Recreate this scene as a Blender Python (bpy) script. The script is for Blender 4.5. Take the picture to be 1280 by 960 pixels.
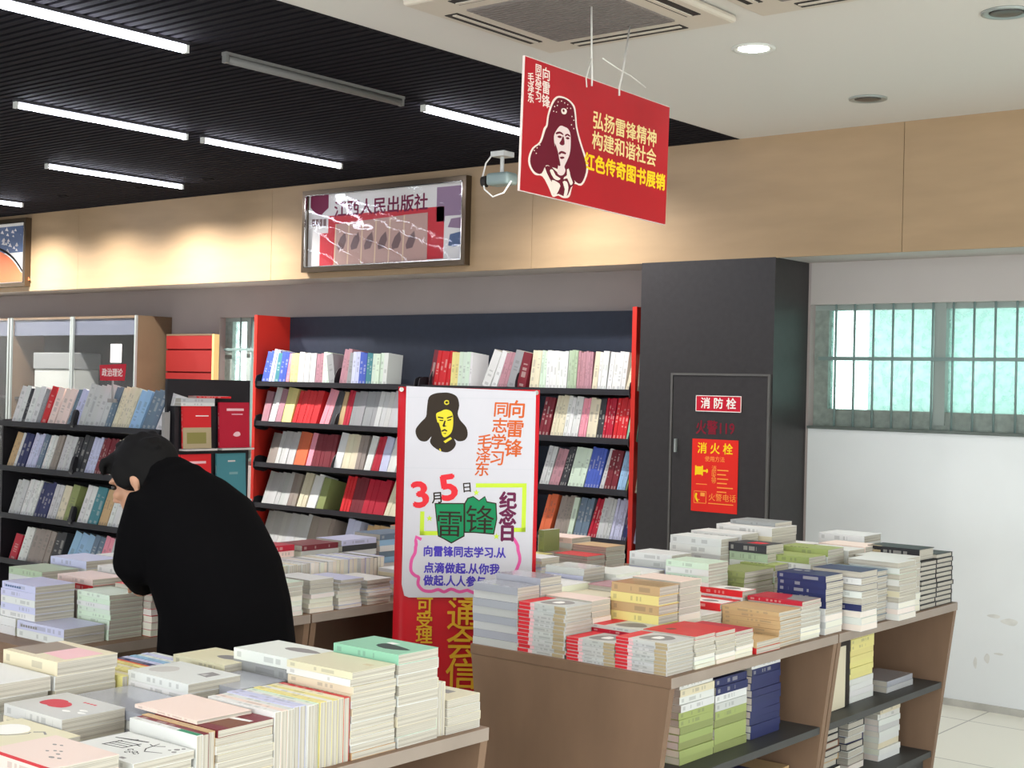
import bpy, bmesh, math, random
from mathutils import Vector, Matrix
R = math.radians
rng = random.Random(7)
SC = bpy.context.scene
COL = SC.collection
for o in list(bpy.data.objects):
    bpy.data.objects.remove(o)

# ------------------------------------------------------------------ camera
YAW, PITCH, ROLL, FOCAL = R(39.12), R(.16), R(-1.35), 1765.0
cam_data = bpy.data.cameras.new('camera')
cam = bpy.data.objects.new('camera', cam_data)
COL.objects.link(cam)
fw = Vector((-math.sin(YAW) * math.cos(PITCH), math.cos(YAW) * math.cos(PITCH), math.sin(PITCH)))
rt0 = Vector((math.cos(YAW), math.sin(YAW), 0))
up0 = rt0.cross(fw)
rt = rt0 * math.cos(ROLL) - up0 * math.sin(ROLL)
up = up0 * math.cos(ROLL) + rt0 * math.sin(ROLL)
m = Matrix.Identity(4)
for i in range(3):
    m[i][0], m[i][1], m[i][2] = rt[i], up[i], -fw[i]
m.translation = Vector((0, 0, 1.6))
cam.matrix_world = m
cam_data.sensor_fit = 'HORIZONTAL'
cam_data.sensor_width = 36
cam_data.lens = 36 * FOCAL / 1280
cam_data.clip_start = .05
SC.camera = cam

# ------------------------------------------------------------------ view + daylight
SC.view_settings.view_transform = 'Standard'
SC.view_settings.look = 'None'
SC.view_settings.exposure = -0.22
SC.view_settings.gamma = 1
SC.view_settings.use_curve_mapping = False
W = bpy.data.worlds.new('daylight')
SC.world = W
W.use_nodes = True
W.node_tree.nodes['Background'].inputs[0].default_value = (.93, 1, .98, 1)
W.node_tree.nodes['Background'].inputs[1].default_value = 4.5
TUBE_POWER = 40.0
SPOT_POWER = 360.0
DOWN_POWER = 80.0
# added fill light outside an unseen glass front put in on the right (window_added_right)
_L = bpy.data.lights.new('added_front_fill', 'AREA'); _L.shape = 'RECTANGLE'; _L.size = 6.0; _L.size_y = 1.5; _L.energy = 135; _L.color = (.93, .98, 1)
_o = bpy.data.objects.new('added_front_fill', _L); COL.objects.link(_o)
_o.matrix_world = Matrix.Translation((2.75, 2.2, 1.0)) @ Matrix.Rotation(math.radians(90), 4, 'Y')
# second added fill light, at an unseen window behind the camera (window_added_rear)
_L = _L.copy(); _L.size = 5.0; _L.energy = 170
_o = bpy.data.objects.new('added_front_fill', _L); COL.objects.link(_o)
_o.matrix_world = Matrix.Translation((-1.5, -3.75, 1.15)) @ Matrix.Rotation(math.radians(90), 4, 'X')

# ------------------------------------------------------------------ materials
def lin(c):
    f = lambda v: v / 12.92 if v <= .04045 else ((v + .055) / 1.055) ** 2.4
    return tuple(f(v / 255) for v in c)

MATS = {}
def mat(name, rgb=(200, 200, 200), rough=.6, spec=.3, metal=0, vary=0.0, scale=6.0, emit=0, bump=0.0, stretch=None):
    if name in MATS: return MATS[name]
    M = bpy.data.materials.new(name); M.use_nodes = True
    n, l = M.node_tree.nodes, M.node_tree.links
    b = n['Principled BSDF']
    c = (*lin(rgb), 1)
    b.inputs['Base Color'].default_value = c
    b.inputs['Roughness'].default_value = rough
    b.inputs['Specular IOR Level'].default_value = spec
    b.inputs['Metallic'].default_value = metal
    if emit:
        b.inputs['Emission Color'].default_value = c
        b.inputs['Emission Strength'].default_value = emit
    if vary or bump:
        tc = n.new('ShaderNodeTexCoord'); mp = n.new('ShaderNodeMapping'); nz = n.new('ShaderNodeTexNoise')
        if stretch: mp.inputs['Scale'].default_value = stretch
        nz.inputs['Scale'].default_value = scale; nz.inputs['Detail'].default_value = 5
        l.new(tc.outputs['Object'], mp.inputs[0]); l.new(mp.outputs[0], nz.inputs['Vector'])
        if vary:
            cr = n.new('ShaderNodeValToRGB')
            cr.color_ramp.elements[0].position = .3; cr.color_ramp.elements[1].position = .7
            cr.color_ramp.elements[0].color = (*[max(0, v * (1 - vary)) for v in c[:3]], 1)
            cr.color_ramp.elements[1].color = (*[min(1, v * (1 + vary)) for v in c[:3]], 1)
            l.new(nz.outputs['Fac'], cr.inputs[0]); l.new(cr.outputs[0], b.inputs['Base Color'])
        if bump:
            bp = n.new('ShaderNodeBump'); bp.inputs['Strength'].default_value = bump
            l.new(nz.outputs['Fac'], bp.inputs['Height']); l.new(bp.outputs[0], b.inputs['Normal'])
    MATS[name] = M
    return M

def mat_book(name, rough=.45):
    """cover stock: the object's own colour, with printed title blocks along the spine"""
    M = bpy.data.materials.new(name); M.use_nodes = True
    n, l = M.node_tree.nodes, M.node_tree.links
    b = n['Principled BSDF']; b.inputs['Roughness'].default_value = rough; b.inputs['Specular IOR Level'].default_value = .35
    oi = n.new('ShaderNodeObjectInfo'); tc = n.new('ShaderNodeTexCoord')
    sp = n.new('ShaderNodeSeparateXYZ'); l.new(tc.outputs['Generated'], sp.inputs[0])
    nn = n.new('ShaderNodeSeparateXYZ'); l.new(tc.outputs['Normal'], nn.inputs[0])
    def mt(op, a, c=None, d=None):
        x = n.new('ShaderNodeMath'); x.operation = op
        for i, v in enumerate((a, c, d)):
            if v is None: continue
            if isinstance(v, (int, float)): x.inputs[i].default_value = v
            else: l.new(v, x.inputs[i])
        return x.outputs[0]
    spine = mt('LESS_THAN', nn.outputs['Y'], -.6)
    rnd = oi.outputs['Random']
    c0 = mt('ADD', mt('MULTIPLY', rnd, .25), .42)
    hw = mt('ADD', mt('MULTIPLY', mt('FRACT', mt('MULTIPLY', rnd, 7.3)), .16), .12)
    inx = mt('LESS_THAN', mt('ABSOLUTE', mt('SUBTRACT', sp.outputs['X'], c0)), hw)
    inz = mt('LESS_THAN', mt('ABSOLUTE', mt('SUBTRACT', sp.outputs['Z'], .5)), .24)
    cells = n.new('ShaderNodeTexWhiteNoise'); cells.noise_dimensions = '2D'
    cv = n.new('ShaderNodeCombineXYZ')
    l.new(mt('FLOOR', mt('MULTIPLY', sp.outputs['X'], 26)), cv.inputs[0]); l.new(mt('MULTIPLY', rnd, 91), cv.inputs[1])
    l.new(cv.outputs[0], cells.inputs['Vector'])
    ink = mt('MULTIPLY', mt('MULTIPLY', inx, inz), mt('GREATER_THAN', cells.outputs['Value'], .45))
    foot = mt('MULTIPLY', mt('LESS_THAN', mt('ABSOLUTE', mt('SUBTRACT', sp.outputs['X'], .09)), .035), inz)
    ink = mt('MULTIPLY', mt('MAXIMUM', ink, foot), spine)
    bw = n.new('ShaderNodeRGBToBW'); l.new(oi.outputs['Color'], bw.inputs[0])
    dark = mt('GREATER_THAN', bw.outputs[0], .22)
    inkcol = n.new('ShaderNodeMix'); inkcol.data_type = 'RGBA'
    inkcol.inputs[6].default_value = (.75, .72, .66, 1); inkcol.inputs[7].default_value = (.09, .09, .10, 1)
    l.new(dark, inkcol.inputs[0])
    mx = n.new('ShaderNodeMix'); mx.data_type = 'RGBA'
    l.new(mt('MULTIPLY', ink, .3), mx.inputs[0]); l.new(oi.outputs['Color'], mx.inputs[6]); l.new(inkcol.outputs[2], mx.inputs[7])
    l.new(mx.outputs[2], b.inputs['Base Color'])
    return M

def mat_pages(name):
    M = bpy.data.materials.new(name); M.use_nodes = True
    n, l = M.node_tree.nodes, M.node_tree.links
    b = n['Principled BSDF']; b.inputs['Roughness'].default_value = .8; b.inputs['Specular IOR Level'].default_value = .15
    tc = n.new('ShaderNodeTexCoord'); mp = n.new('ShaderNodeMapping'); mp.inputs['Scale'].default_value = (3, 3, 900)
    nz = n.new('ShaderNodeTexNoise'); nz.inputs['Scale'].default_value = 1.0
    l.new(tc.outputs['Object'], mp.inputs[0]); l.new(mp.outputs[0], nz.inputs['Vector'])
    cr = n.new('ShaderNodeValToRGB'); cr.color_ramp.elements[0].color = (*lin((156, 149, 139)), 1); cr.color_ramp.elements[1].color = (*lin((200, 193, 182)), 1)
    cr.color_ramp.elements[0].position = .3; cr.color_ramp.elements[1].position = .62
    l.new(nz.outputs['Fac'], cr.inputs[0]); l.new(cr.outputs[0], b.inputs['Base Color'])
    return M

COVER = mat_book('cover_stock'); GLOSS = mat_book('cover_gloss', .2); PAGES = mat_pages('page_edges')
WRAP = bpy.data.materials.new('clear_film_cover'); WRAP.use_nodes = True
_n, _l = WRAP.node_tree.nodes, WRAP.node_tree.links; _b = _n['Principled BSDF']; _b.inputs['Roughness'].default_value = .16; _b.inputs['Coat Weight'].default_value = .5
_oi = _n.new('ShaderNodeObjectInfo'); _l.new(_oi.outputs['Color'], _b.inputs['Base Color'])
_z = _n.new('ShaderNodeTexNoise'); _z.inputs['Scale'].default_value = 60; _bp = _n.new('ShaderNodeBump'); _bp.inputs['Strength'].default_value = .35; _bp.inputs['Distance'].default_value = .004; _l.new(_z.outputs['Fac'], _bp.inputs['Height']); _l.new(_bp.outputs[0], _b.inputs['Normal'])
PILE = bpy.data.materials.new('pile_cover'); PILE.use_nodes = True
_at = PILE.node_tree.nodes.new('ShaderNodeVertexColor'); _at.layer_name = 'Col'
PILE.node_tree.links.new(_at.outputs[0], PILE.node_tree.nodes['Principled BSDF'].inputs['Base Color'])
PILE.node_tree.nodes['Principled BSDF'].inputs['Roughness'].default_value = .5

C = {'white': (220, 220, 218), 'cream': (218, 208, 182), 'pale grey': (196, 196, 196), 'grey': (150, 150, 152), 'silver': (168, 170, 180),
     'charcoal': (58, 58, 62), 'black': (34, 34, 38), 'red': (205, 38, 44), 'crimson': (180, 28, 52), 'maroon': (118, 38, 48), 'pink': (232, 150, 165),
     'pale pink': (238, 214, 206), 'mauve': (176, 130, 140), 'lavender': (196, 198, 226), 'blue': (72, 92, 178), 'navy': (40, 46, 92), 'sky blue': (150, 186, 218),
     'slate': (104, 122, 140), 'teal': (70, 130, 140), 'mint': (142, 196, 168), 'pale green': (206, 222, 204), 'sage': (168, 184, 158), 'green': (156, 168, 104), 'olive': (138, 146, 92),
     'yellow': (226, 214, 140), 'orange': (222, 110, 70), 'tan': (196, 164, 122), 'taupe': (150, 138, 130), 'brown': (130, 84, 62)}

# ------------------------------------------------------------------ mesh helpers
class MB:
    def __init__(s): s.bm = bmesh.new(); s.mats = []
    def mi(s, mt):
        if mt not in s.mats: s.mats.append(mt)
        return s.mats.index(mt)
    def box(s, x0, x1, y0, y1, z0, z1, mt=None, M=None):
        i = s.mi(mt)
        v = [s.bm.verts.new((x, y, z)) for z in (z0, z1) for y in (y0, y1) for x in (x0, x1)]
        if M: 
            for a in v: a.co = M @ a.co
        for f in ((0, 2, 3, 1), (4, 5, 7, 6), (0, 1, 5, 4), (2, 6, 7, 3), (0, 4, 6, 2), (1, 3, 7, 5)):
            s.bm.faces.new([v[k] for k in f]).material_index = i
        return s
    def prism(s, pts, axis, a, b, mt=None):
        """polygon pts in the two axes other than `axis`, run from a to b along it"""
        i = s.mi(mt)
        def P(p, t): return {'x': (t, p[0], p[1]), 'y': (p[0], t, p[1]), 'z': (p[0], p[1], t)}[axis]
        A = [s.bm.verts.new(P(p, a)) for p in pts]; B = [s.bm.verts.new(P(p, b)) for p in pts]
        n = len(pts)
        fs = [s.bm.faces.new(A), s.bm.faces.new(B[::-1])] + [s.bm.faces.new((A[k], B[k], B[(k + 1) % n], A[(k + 1) % n])) for k in range(n)]
        for f in fs: f.material_index = i
        return s
    def tube(s, pts, r, mt=None, seg=10, cap=True):
        i = s.mi(mt); pts = [Vector(p) for p in pts]; rings = []
        for k, p in enumerate(pts):
            d = (pts[min(k + 1, len(pts) - 1)] - pts[max(k - 1, 0)]).normalized()
            a = d.orthogonal().normalized() if k == 0 else (rings_a - d * rings_a.dot(d)).normalized()
            rings_a = a; b = d.cross(a)
            rr = r[k] if isinstance(r, (list, tuple)) else r
            rings.append([s.bm.verts.new(p + (a * math.cos(2 * math.pi * j / seg) + b * math.sin(2 * math.pi * j / seg)) * rr) for j in range(seg)])
        for A, B in zip(rings, rings[1:]):
            for j in range(seg):
                f = s.bm.faces.new((A[j], A[(j + 1) % seg], B[(j + 1) % seg], B[j])); f.material_index = i; f.smooth = True
        if cap:
            s.bm.faces.new(rings[0][::-1]).material_index = i; s.bm.faces.new(rings[-1]).material_index = i
        return s
    def loft(s, rings, mt=None, smooth=True):
        i = s.mi(mt); V = [[s.bm.verts.new(p) for p in r] for r in rings]; n = len(V[0])
        for A, B in zip(V, V[1:]):
            for j in range(n):
                f = s.bm.faces.new((A[j], A[(j + 1) % n], B[(j + 1) % n], B[j])); f.material_index = i; f.smooth = smooth
        for e, rv in ((V[0], True), (V[-1], False)):
            f = s.bm.faces.new(e[::-1] if rv else e); f.material_index = i
        return s
    def ball(s, c, r, mt=None, u=16, v=10):
        i = s.mi(mt); rr = r if isinstance(r, (tuple, list)) else (r, r, r)
        g = bmesh.ops.create_uvsphere(s.bm, u_segments=u, v_segments=v, radius=1)
        for w in g['verts']: w.co = Vector((w.co.x * rr[0] + c[0], w.co.y * rr[1] + c[1], w.co.z * rr[2] + c[2]))
        for f in {f for w in g['verts'] for f in w.link_faces}: f.material_index = i; f.smooth = True
        return s
    def mesh(s, name):
        bmesh.ops.recalc_face_normals(s.bm, faces=s.bm.faces)
        me = bpy.data.meshes.new(name); s.bm.to_mesh(me); s.bm.free()
        for x in s.mats: me.materials.append(x)
        return me
    def build(s, name, parent=None, M=None): return link(name, s.mesh(name), parent, M)

def link(name, me, parent=None, M=None):
    o = bpy.data.objects.new(name, me); COL.objects.link(o)
    if parent: o.parent = parent
    if M is not None: o.matrix_basis = M
    return o
def empty(name, loc=(0, 0, 0), M=None):
    o = bpy.data.objects.new(name, None); COL.objects.link(o); o.empty_display_size = .1
    if M is not None: o.matrix_basis = M
    else: o.location = loc
    return o
LABELS = {}
def tag(o, label, cat, group=None):
    o['label'] = label; o['category'] = cat
    if group: o['group'] = group
    LABELS.setdefault(label, []).append(o.name)
    return o
def struct(o): o['kind'] = 'structure'; return o
def frame(o, ex, ey, ez):
    M = Matrix.Identity(4)
    for i in range(3): M[i][0], M[i][1], M[i][2], M[i][3] = ex[i], ey[i], ez[i], o[i]
    return M
def bevel(o, w=.004, seg=2):
    b = o.modifiers.new('bevel', 'BEVEL'); b.width = w; b.segments = seg; b.limit_method = 'ANGLE'; return o

_font = None
def text_mesh(body, size, mt, bold=0.0, align='LEFT', line=1.0, depth=.0006, sx=1.0, shear=0.0):
    c = bpy.data.curves.new('lettering', 'FONT'); c.body = body; c.size = size; c.align_x = align; c.extrude = depth
    c.space_line = line; c.resolution_u = 3
    o = bpy.data.objects.new('lettering', c); COL.objects.link(o)
    dg = bpy.context.evaluated_depsgraph_get()
    me = bpy.data.meshes.new_from_object(o.evaluated_get(dg))
    bpy.data.objects.remove(o); bpy.data.curves.remove(c)
    if bold:                                   # heavier strokes: the outline laid down again a hair to each side
        m_ = bmesh.new(); d = bold * size
        for k_, (dx, dy) in enumerate(((-d, 0), (d, 0), (0, -d), (0, d), (0, 0))):
            n0 = len(m_.verts); m_.from_mesh(me); m_.verts.ensure_lookup_table()
            for v in m_.verts[n0:]: v.co += Vector((dx, dy, k_ * .00003))
        m_.to_mesh(me); m_.free()
    if sx != 1 or shear:
        for v in me.vertices: v.co.x = v.co.x * sx + shear * v.co.y
    me.materials.clear(); me.materials.append(mt)
    return me
def text(name, body, parent, M, size, mt, **k): return link(name, text_mesh(body, size, mt, **k), parent, M)

def smooth_poly(pts, n=4):
    out = []
    for i in range(len(pts)):
        p0, p1, p2, p3 = (pts[(i + d) % len(pts)] for d in (-1, 0, 1, 2))
        for k in range(n):
            t = k / n
            out.append(tuple(.5 * (2 * p1[a] + (p2[a] - p0[a]) * t + (2 * p0[a] - 5 * p1[a] + 4 * p2[a] - p3[a]) * t * t + (3 * p1[a] - p0[a] - 3 * p2[a] + p3[a]) * t ** 3) for a in (0, 1)))
    return out
def flat(mb, pts, mt, z0=0, z1=.0008, smooth=0):
    if smooth: pts = smooth_poly(pts, smooth)
    c = bpy.data.curves.new('shape', 'CURVE'); c.dimensions = '2D'; c.fill_mode = 'BOTH'
    s = c.splines.new('POLY'); s.points.add(len(pts) - 1); s.use_cyclic_u = True
    for q, p in zip(s.points, pts): q.co = (p[0], p[1], 0, 1)
    o = bpy.data.objects.new('shape', c); COL.objects.link(o)
    me = bpy.data.meshes.new_from_object(o.evaluated_get(bpy.context.evaluated_depsgraph_get()))
    bpy.data.objects.remove(o); bpy.data.curves.remove(c)
    i = mb.mi(mt); vs = [mb.bm.verts.new((v.co.x, v.co.y, z1)) for v in me.vertices]
    for f in me.polygons:
        g = mb.bm.faces.new([vs[k] for k in f.vertices]); g.material_index = i
    bot = [mb.bm.verts.new((p[0], p[1], z0)) for p in pts]; top = [mb.bm.verts.new((p[0], p[1], z1)) for p in pts]
    for k in range(len(pts)):
        g = mb.bm.faces.new((bot[k], bot[(k + 1) % len(pts)], top[(k + 1) % len(pts)], top[k])); g.material_index = i
    bpy.data.meshes.remove(me)
    return mb
def stroke(mb, pts, w, mt, z0=0, z1=.0008):
    """a flat brush stroke along pts"""
    P = [Vector((p[0], p[1])) for p in pts]; L, Rr = [], []
    for k, p in enumerate(P):
        d = (P[min(k + 1, len(P) - 1)] - P[max(k - 1, 0)]).normalized(); nn = Vector((-d.y, d.x))
        ww = (w[k] if isinstance(w, (list, tuple)) else w) / 2
        L.append(p + nn * ww); Rr.append(p - nn * ww)
    return flat(mb, [tuple(p) for p in L] + [tuple(p) for p in Rr[::-1]], mt, z0, z1)

ORD = ['topmost', 'second', 'third', 'fourth', 'fifth', 'sixth', 'seventh', 'eighth', 'ninth', 'tenth', 'eleventh', 'twelfth', 'thirteenth', 'fourteenth', 'fifteenth']
NUM = ['one', 'one', 'two', 'three', 'four', 'five', 'six', 'seven', 'eight', 'nine', 'ten', 'eleven', 'twelve'] + [str(i) for i in range(13, 40)]
FIRST = ['first'] + ORD[1:] + [f'{i}th' for i in range(16, 40)]

# ================================================================== the room
ZC, ZB, YF, YW = 3.0, 2.337, 6.8, 7.185
XL, XR, YN = -12.6, 2.4, -3.4
white_wall = mat('white_wall', (224, 227, 229), .75, .2, vary=.05, scale=1.3)
soffit_paint = mat('soffit_paint', (186, 180, 176), .8, .2, vary=.04, scale=2)
ceil_white = mat('ceiling_white', (212, 208, 202), .85, .15)
ply = mat('pale_plywood', (162, 136, 106), .5, .3, vary=.07, scale=2.2, stretch=(1, 1, 5))
charcoal = mat('charcoal_paint', (49, 46, 47), .42, .4, vary=.10, scale=30)
slat_black = mat('slat_black', (32, 30, 34), .9, .05)
deep_black = mat('ceiling_void', (12, 12, 13), .9, .1)
alu = mat('aluminium', (170, 176, 174), .4, .5, metal=.6)
frame_grey = mat('window_frame_grey', (150, 160, 156), .5, .4)
grime = mat('grimy_track', (138, 148, 142), .7, .3, vary=.2, scale=25)

def floor_mat():
    M = bpy.data.materials.new('white_floor_tile'); M.use_nodes = True
    n, l = M.node_tree.nodes, M.node_tree.links; b = n['Principled BSDF']
    tc = n.new('ShaderNodeTexCoord'); br = n.new('ShaderNodeTexBrick'); mp = n.new('ShaderNodeMapping')
    br.offset = 0; br.inputs['Scale'].default_value = 1; br.inputs['Brick Width'].default_value = .8; br.inputs['Row Height'].default_value = .8
    br.inputs['Mortar Size'].default_value = .004; br.inputs['Color1'].default_value = (*lin((226, 224, 212)), 1); br.inputs['Color2'].default_value = (*lin((222, 220, 208)), 1)
    br.inputs['Mortar'].default_value = (*lin((150, 148, 140)), 1)
    mp.inputs['Location'].default_value = (.24, .3, 0)
    l.new(tc.outputs['Object'], mp.inputs[0]); l.new(mp.outputs[0], br.inputs['Vector']); l.new(br.outputs['Color'], b.inputs['Base Color'])
    b.inputs['Roughness'].default_value = .3; b.inputs['Specular IOR Level'].default_value = .35
    return M

struct(MB().box(XL - .2, XR + .2, YN - .2, YW + .5, -.12, 0, floor_mat()).build('floor'))
struct(MB().box(XR, XR + .15, YN - .15, -.9, 0, ZC, white_wall).box(XR, XR + .15, 5.3, YW + .3, 0, ZC, white_wall).box(XR, XR + .15, -.9, 5.3, 0, .2, white_wall).box(XR, XR + .15, -.9, 5.3, 2.7, ZC, white_wall).build('wall_right'))
f = MB()
for y in (-.9, .62, 2.17, 3.72, 5.24): f.box(XR + .04, XR + .1, y, y + .06, .2, 2.7, alu)
f.box(XR + .04, XR + .1, -.9, 5.3, .2, .26, alu).box(XR + .04, XR + .1, -.9, 5.3, 2.64, 2.7, alu)
struct(f.build('window_added_right'))  # unseen shop window added to carry the fill light
struct(MB().box(XL - .15, XL, YN - .15, YW + .3, 0, ZC, white_wall).build('wall_left'))
struct(MB().box(XL, -4.1, YN - .15, YN, 0, ZC, white_wall).box(1.1, XR, YN - .15, YN, 0, ZC, white_wall).box(-4.1, 1.1, YN - .15, YN, 0, .2, white_wall).box(-4.1, 1.1, YN - .15, YN, 2.7, ZC, white_wall).build('wall_near'))
f = MB()
for x in (-4.1, -2.4, -.7, 1.04): f.box(x, x + .06, YN - .1, YN - .04, .2, 2.7, alu)
f.box(-4.1, 1.1, YN - .1, YN - .04, .2, .26, alu).box(-4.1, 1.1, YN - .1, YN - .04, 2.64, 2.7, alu)
struct(f.build('window_added_rear'))  # second unseen window, added for light from behind
# back wall with two window openings
WX0, WX1, WZ0, WZ1 = -3.70, -1.25, 1.425, 2.105
VX0, VX1, VZ0, VZ1 = -8.83, -8.02, 1.0, 2.10
dim_wall = mat('shaded_wall_tone', (158, 148, 146), .85, .15, vary=.05, scale=2)  # white wall's shade under the bulkhead put into its colour
wb = MB()
YB = YW + .24
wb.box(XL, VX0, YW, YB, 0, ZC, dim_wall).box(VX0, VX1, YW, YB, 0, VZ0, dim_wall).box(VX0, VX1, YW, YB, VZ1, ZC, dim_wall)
wb.box(VX1, WX0, YW, YB, 0, ZC, dim_wall).box(WX0, WX1, YW, YB, 0, WZ0, white_wall).box(WX0, WX1, YW, YB, WZ1, ZC, mat('shaded_lintel_tone', (180, 173, 170), .85, .15, vary=.04, scale=2)).box(WX1, XR, YW, YB, 0, ZC, white_wall)  # strip over the window also has its shade mixed into the colour
# scuffs along the foot of the wall
sm = mat('wall_scuff', (208, 208, 205), .8, .1, vary=.2, scale=9)
struct(wb.build('wall_back'))
k = MB()
for x, z, w, h in ((-2.63, .49, .07, .02), (-2.55, .47, .09, .035), (-2.6, .30, .05, .012), (-2.72, .24, .02, .06), (-2.66, .27, .03, .05)):
    flat(k, smooth_poly([(x - w / 2, z), (x, z + h / 2), (x + w / 2, z + .2 * h), (x + w * .3, z - h / 2), (x - w * .2, z - h * .4)], 3), sm, 0, .0005)
s_ = k.build('wall_scuffs', bpy.data.objects['wall_back'], frame((0, YW - .0002, 0), (1, 0, 0), (0, 0, 1), (0, -1, 0)))
struct(MB().box(-3.70, XR, YW - .012, YW, 0, .035, mat('grey_skirting', (176, 174, 168), .7, .2, vary=.15, scale=8)).build('baseboard_back'))
# ceilings
XE = -3.955
struct(MB().box(XE, XR, YN, YB, ZC, ZC + .1, ceil_white).build('ceiling'))
sl = MB()
sl.box(XL, XE, YN, YB, ZC + .06, ZC + .12, deep_black)
sl.box(XE - .02, XE, YN, YF, ZC - .002, ZC + .06, slat_black)
y = YN + .02
while y < YF - .03:
    sl.box(XL, XE - .02, y, y + .034, ZC, ZC + .05, slat_black); y += .056
struct(sl.build('ceiling_slats'))
# plywood bulkhead, joints every 2.4 m
f = MB(); x = XL
while x < XR:
    x2 = min(x + 2.4, XR); f.box(x + .0015, x2 - .0015, YF, YF + .02, ZB, ZC, ply); x = x2
f.box(XL, XR, YF + .02, YW, ZB + .002, ZC, soffit_paint)
struct(f.build('trim_bulkhead'))

# ---- window with bars
def pane_mat(name, tint, mix):
    M = bpy.data.materials.new(name); M.use_nodes = True
    n, l = M.node_tree.nodes, M.node_tree.links; n.remove(n['Principled BSDF'])
    out = n['Material Output']; tr = n.new('ShaderNodeBsdfTransparent'); tl = n.new('ShaderNodeBsdfTranslucent'); gl = n.new('ShaderNodeBsdfGlossy')
    tr.inputs[0].default_value = (*tint, 1); tl.inputs[0].default_value = (*tint, 1); gl.inputs['Roughness'].default_value = .15
    tc = n.new('ShaderNodeTexCoord'); nz = n.new('ShaderNodeTexNoise'); nz.inputs['Scale'].default_value = 22; nz.inputs['Detail'].default_value = 6
    l.new(tc.outputs['Object'], nz.inputs['Vector'])
    rp = n.new('ShaderNodeMapRange'); rp.inputs[3].default_value = mix - .12; rp.inputs[4].default_value = mix + .12; rp.inputs[1].default_value = .35; rp.inputs[2].default_value = .65
    l.new(nz.outputs['Fac'], rp.inputs[0])
    a = n.new('ShaderNodeMixShader'); b = n.new('ShaderNodeMixShader'); b.inputs[0].default_value = .06
    l.new(rp.outputs[0], a.inputs[0]); l.new(tr.outputs[0], a.inputs[1]); l.new(tl.outputs[0], a.inputs[2])
    l.new(a.outputs[0], b.inputs[1]); l.new(gl.outputs[0], b.inputs[2]); l.new(b.outputs[0], out.inputs[0])
    return M
frost = pane_mat('frosted_glass', (.86, .96, .94), .30)
bar_mat = mat('painted_bar', (120, 140, 138), .45, .4)

def window(name, x0, x1, z0, z1, mull, bars, rail_z, yb):
    w = struct(empty(name, ((x0 + x1) / 2, YW + .1, z0)))
    inv = Matrix.Translation(-w.location)
    fr = MB(); t = .05
    fr.box(x0, x1, yb, yb + .06, z0, z0 + .10, grime, inv).box(x0, x1, yb, yb + .06, z1 - .03, z1, frame_grey, inv)
    fr.box(x0, x0 + .085, yb, yb + .06, z0 + .1, z1 - .03, grime, inv).box(x1 - t, x1, yb, yb + .06, z0 + .1, z1 - .03, frame_grey, inv)
    for mx in mull: fr.box(mx - .03, mx + .035, yb - .01, yb + .06, z0 + .03, z1, frame_grey, inv)
    fr.build('window_frame', w)
    edges = [x0 + .085] + [v for mx in mull for v in (mx - .03, mx + .035)] + [x1 - t]
    for a, b in zip(edges[::2], edges[1::2]):
        MB().box(a, b, yb + .03, yb + .036, z0 + .1, z1 - .03, frost, inv).build('window_pane', w)
    MB().box(x0 - .0, x1, YW - .015, YW + .17, z0 - .012, z0 + .004, mat('sill_grey', (96, 104, 100), .7, .3, vary=.15, scale=12), inv).build('window_sill', w)
    g = MB()
    for bx in bars: g.tube([(bx, yb - .04, z0 + .004), (bx, yb - .04, z1)], .0065, bar_mat, 8)
    if bars: g.box(x0 + .05, x1, yb - .053, yb - .047, rail_z - .01, rail_z + .01, bar_mat)
    for v in g.bm.verts: v.co = inv @ v.co
    if bars: g.build('security_bars', w)
    return w
window('window_1', WX0, WX1, WZ0, WZ1, [-2.97, -2.1], [-3.553 + .1115 * i for i in range(21)], 1.805, YW + .06)
window('window_2', VX0, VX1, VZ0, VZ1, [-8.53], [-8.6, -8.47, -8.36, -8.25, -8.14], 1.85, YW + .06)
# the pale building that stands outside the windows
ob = struct(MB().box(-4.37, 3, YW + 2.2, YW + 2.6, -1, 5, mat('outside_render', (142, 178, 170), .8, .2, vary=.12, scale=1.2)).build('wall_outside'))

# ---- pillar with the fire hydrant cupboard
PX0, PX1 = -4.58, -3.715
struct(MB().box(PX0, PX1, YF - .003, YW, 0, ZB + .003, charcoal).build('trim_pillar'))
cup = empty('hydrant_cupboard', (-4.04, YF - .003, .75)); tag(cup, 'dark hydrant cupboard door set flush in the charcoal pillar', 'cupboard')
cdoor = bevel(MB().box(-.30, .30, -.012, 0, -.05, .945, charcoal).build('door', cup), .003)
fr = MB(); em = mat('door_edge_grey', (92, 90, 88), .4, .4)
fr.box(-.315, .315, -.016, 0, .945, .957, em).box(-.315, -.303, -.016, 0, -.06, .945, em).box(.303, .315, -.016, 0, -.06, .945, em)
fr.build('door_frame', cup)['label'] = 'slim grey door frame'
hd = MB().box(-.275, -.265, -.03, -.012, .51, .585, alu).build('handle', cdoor); hd['label'] = 'short pale metal handle'

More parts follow.
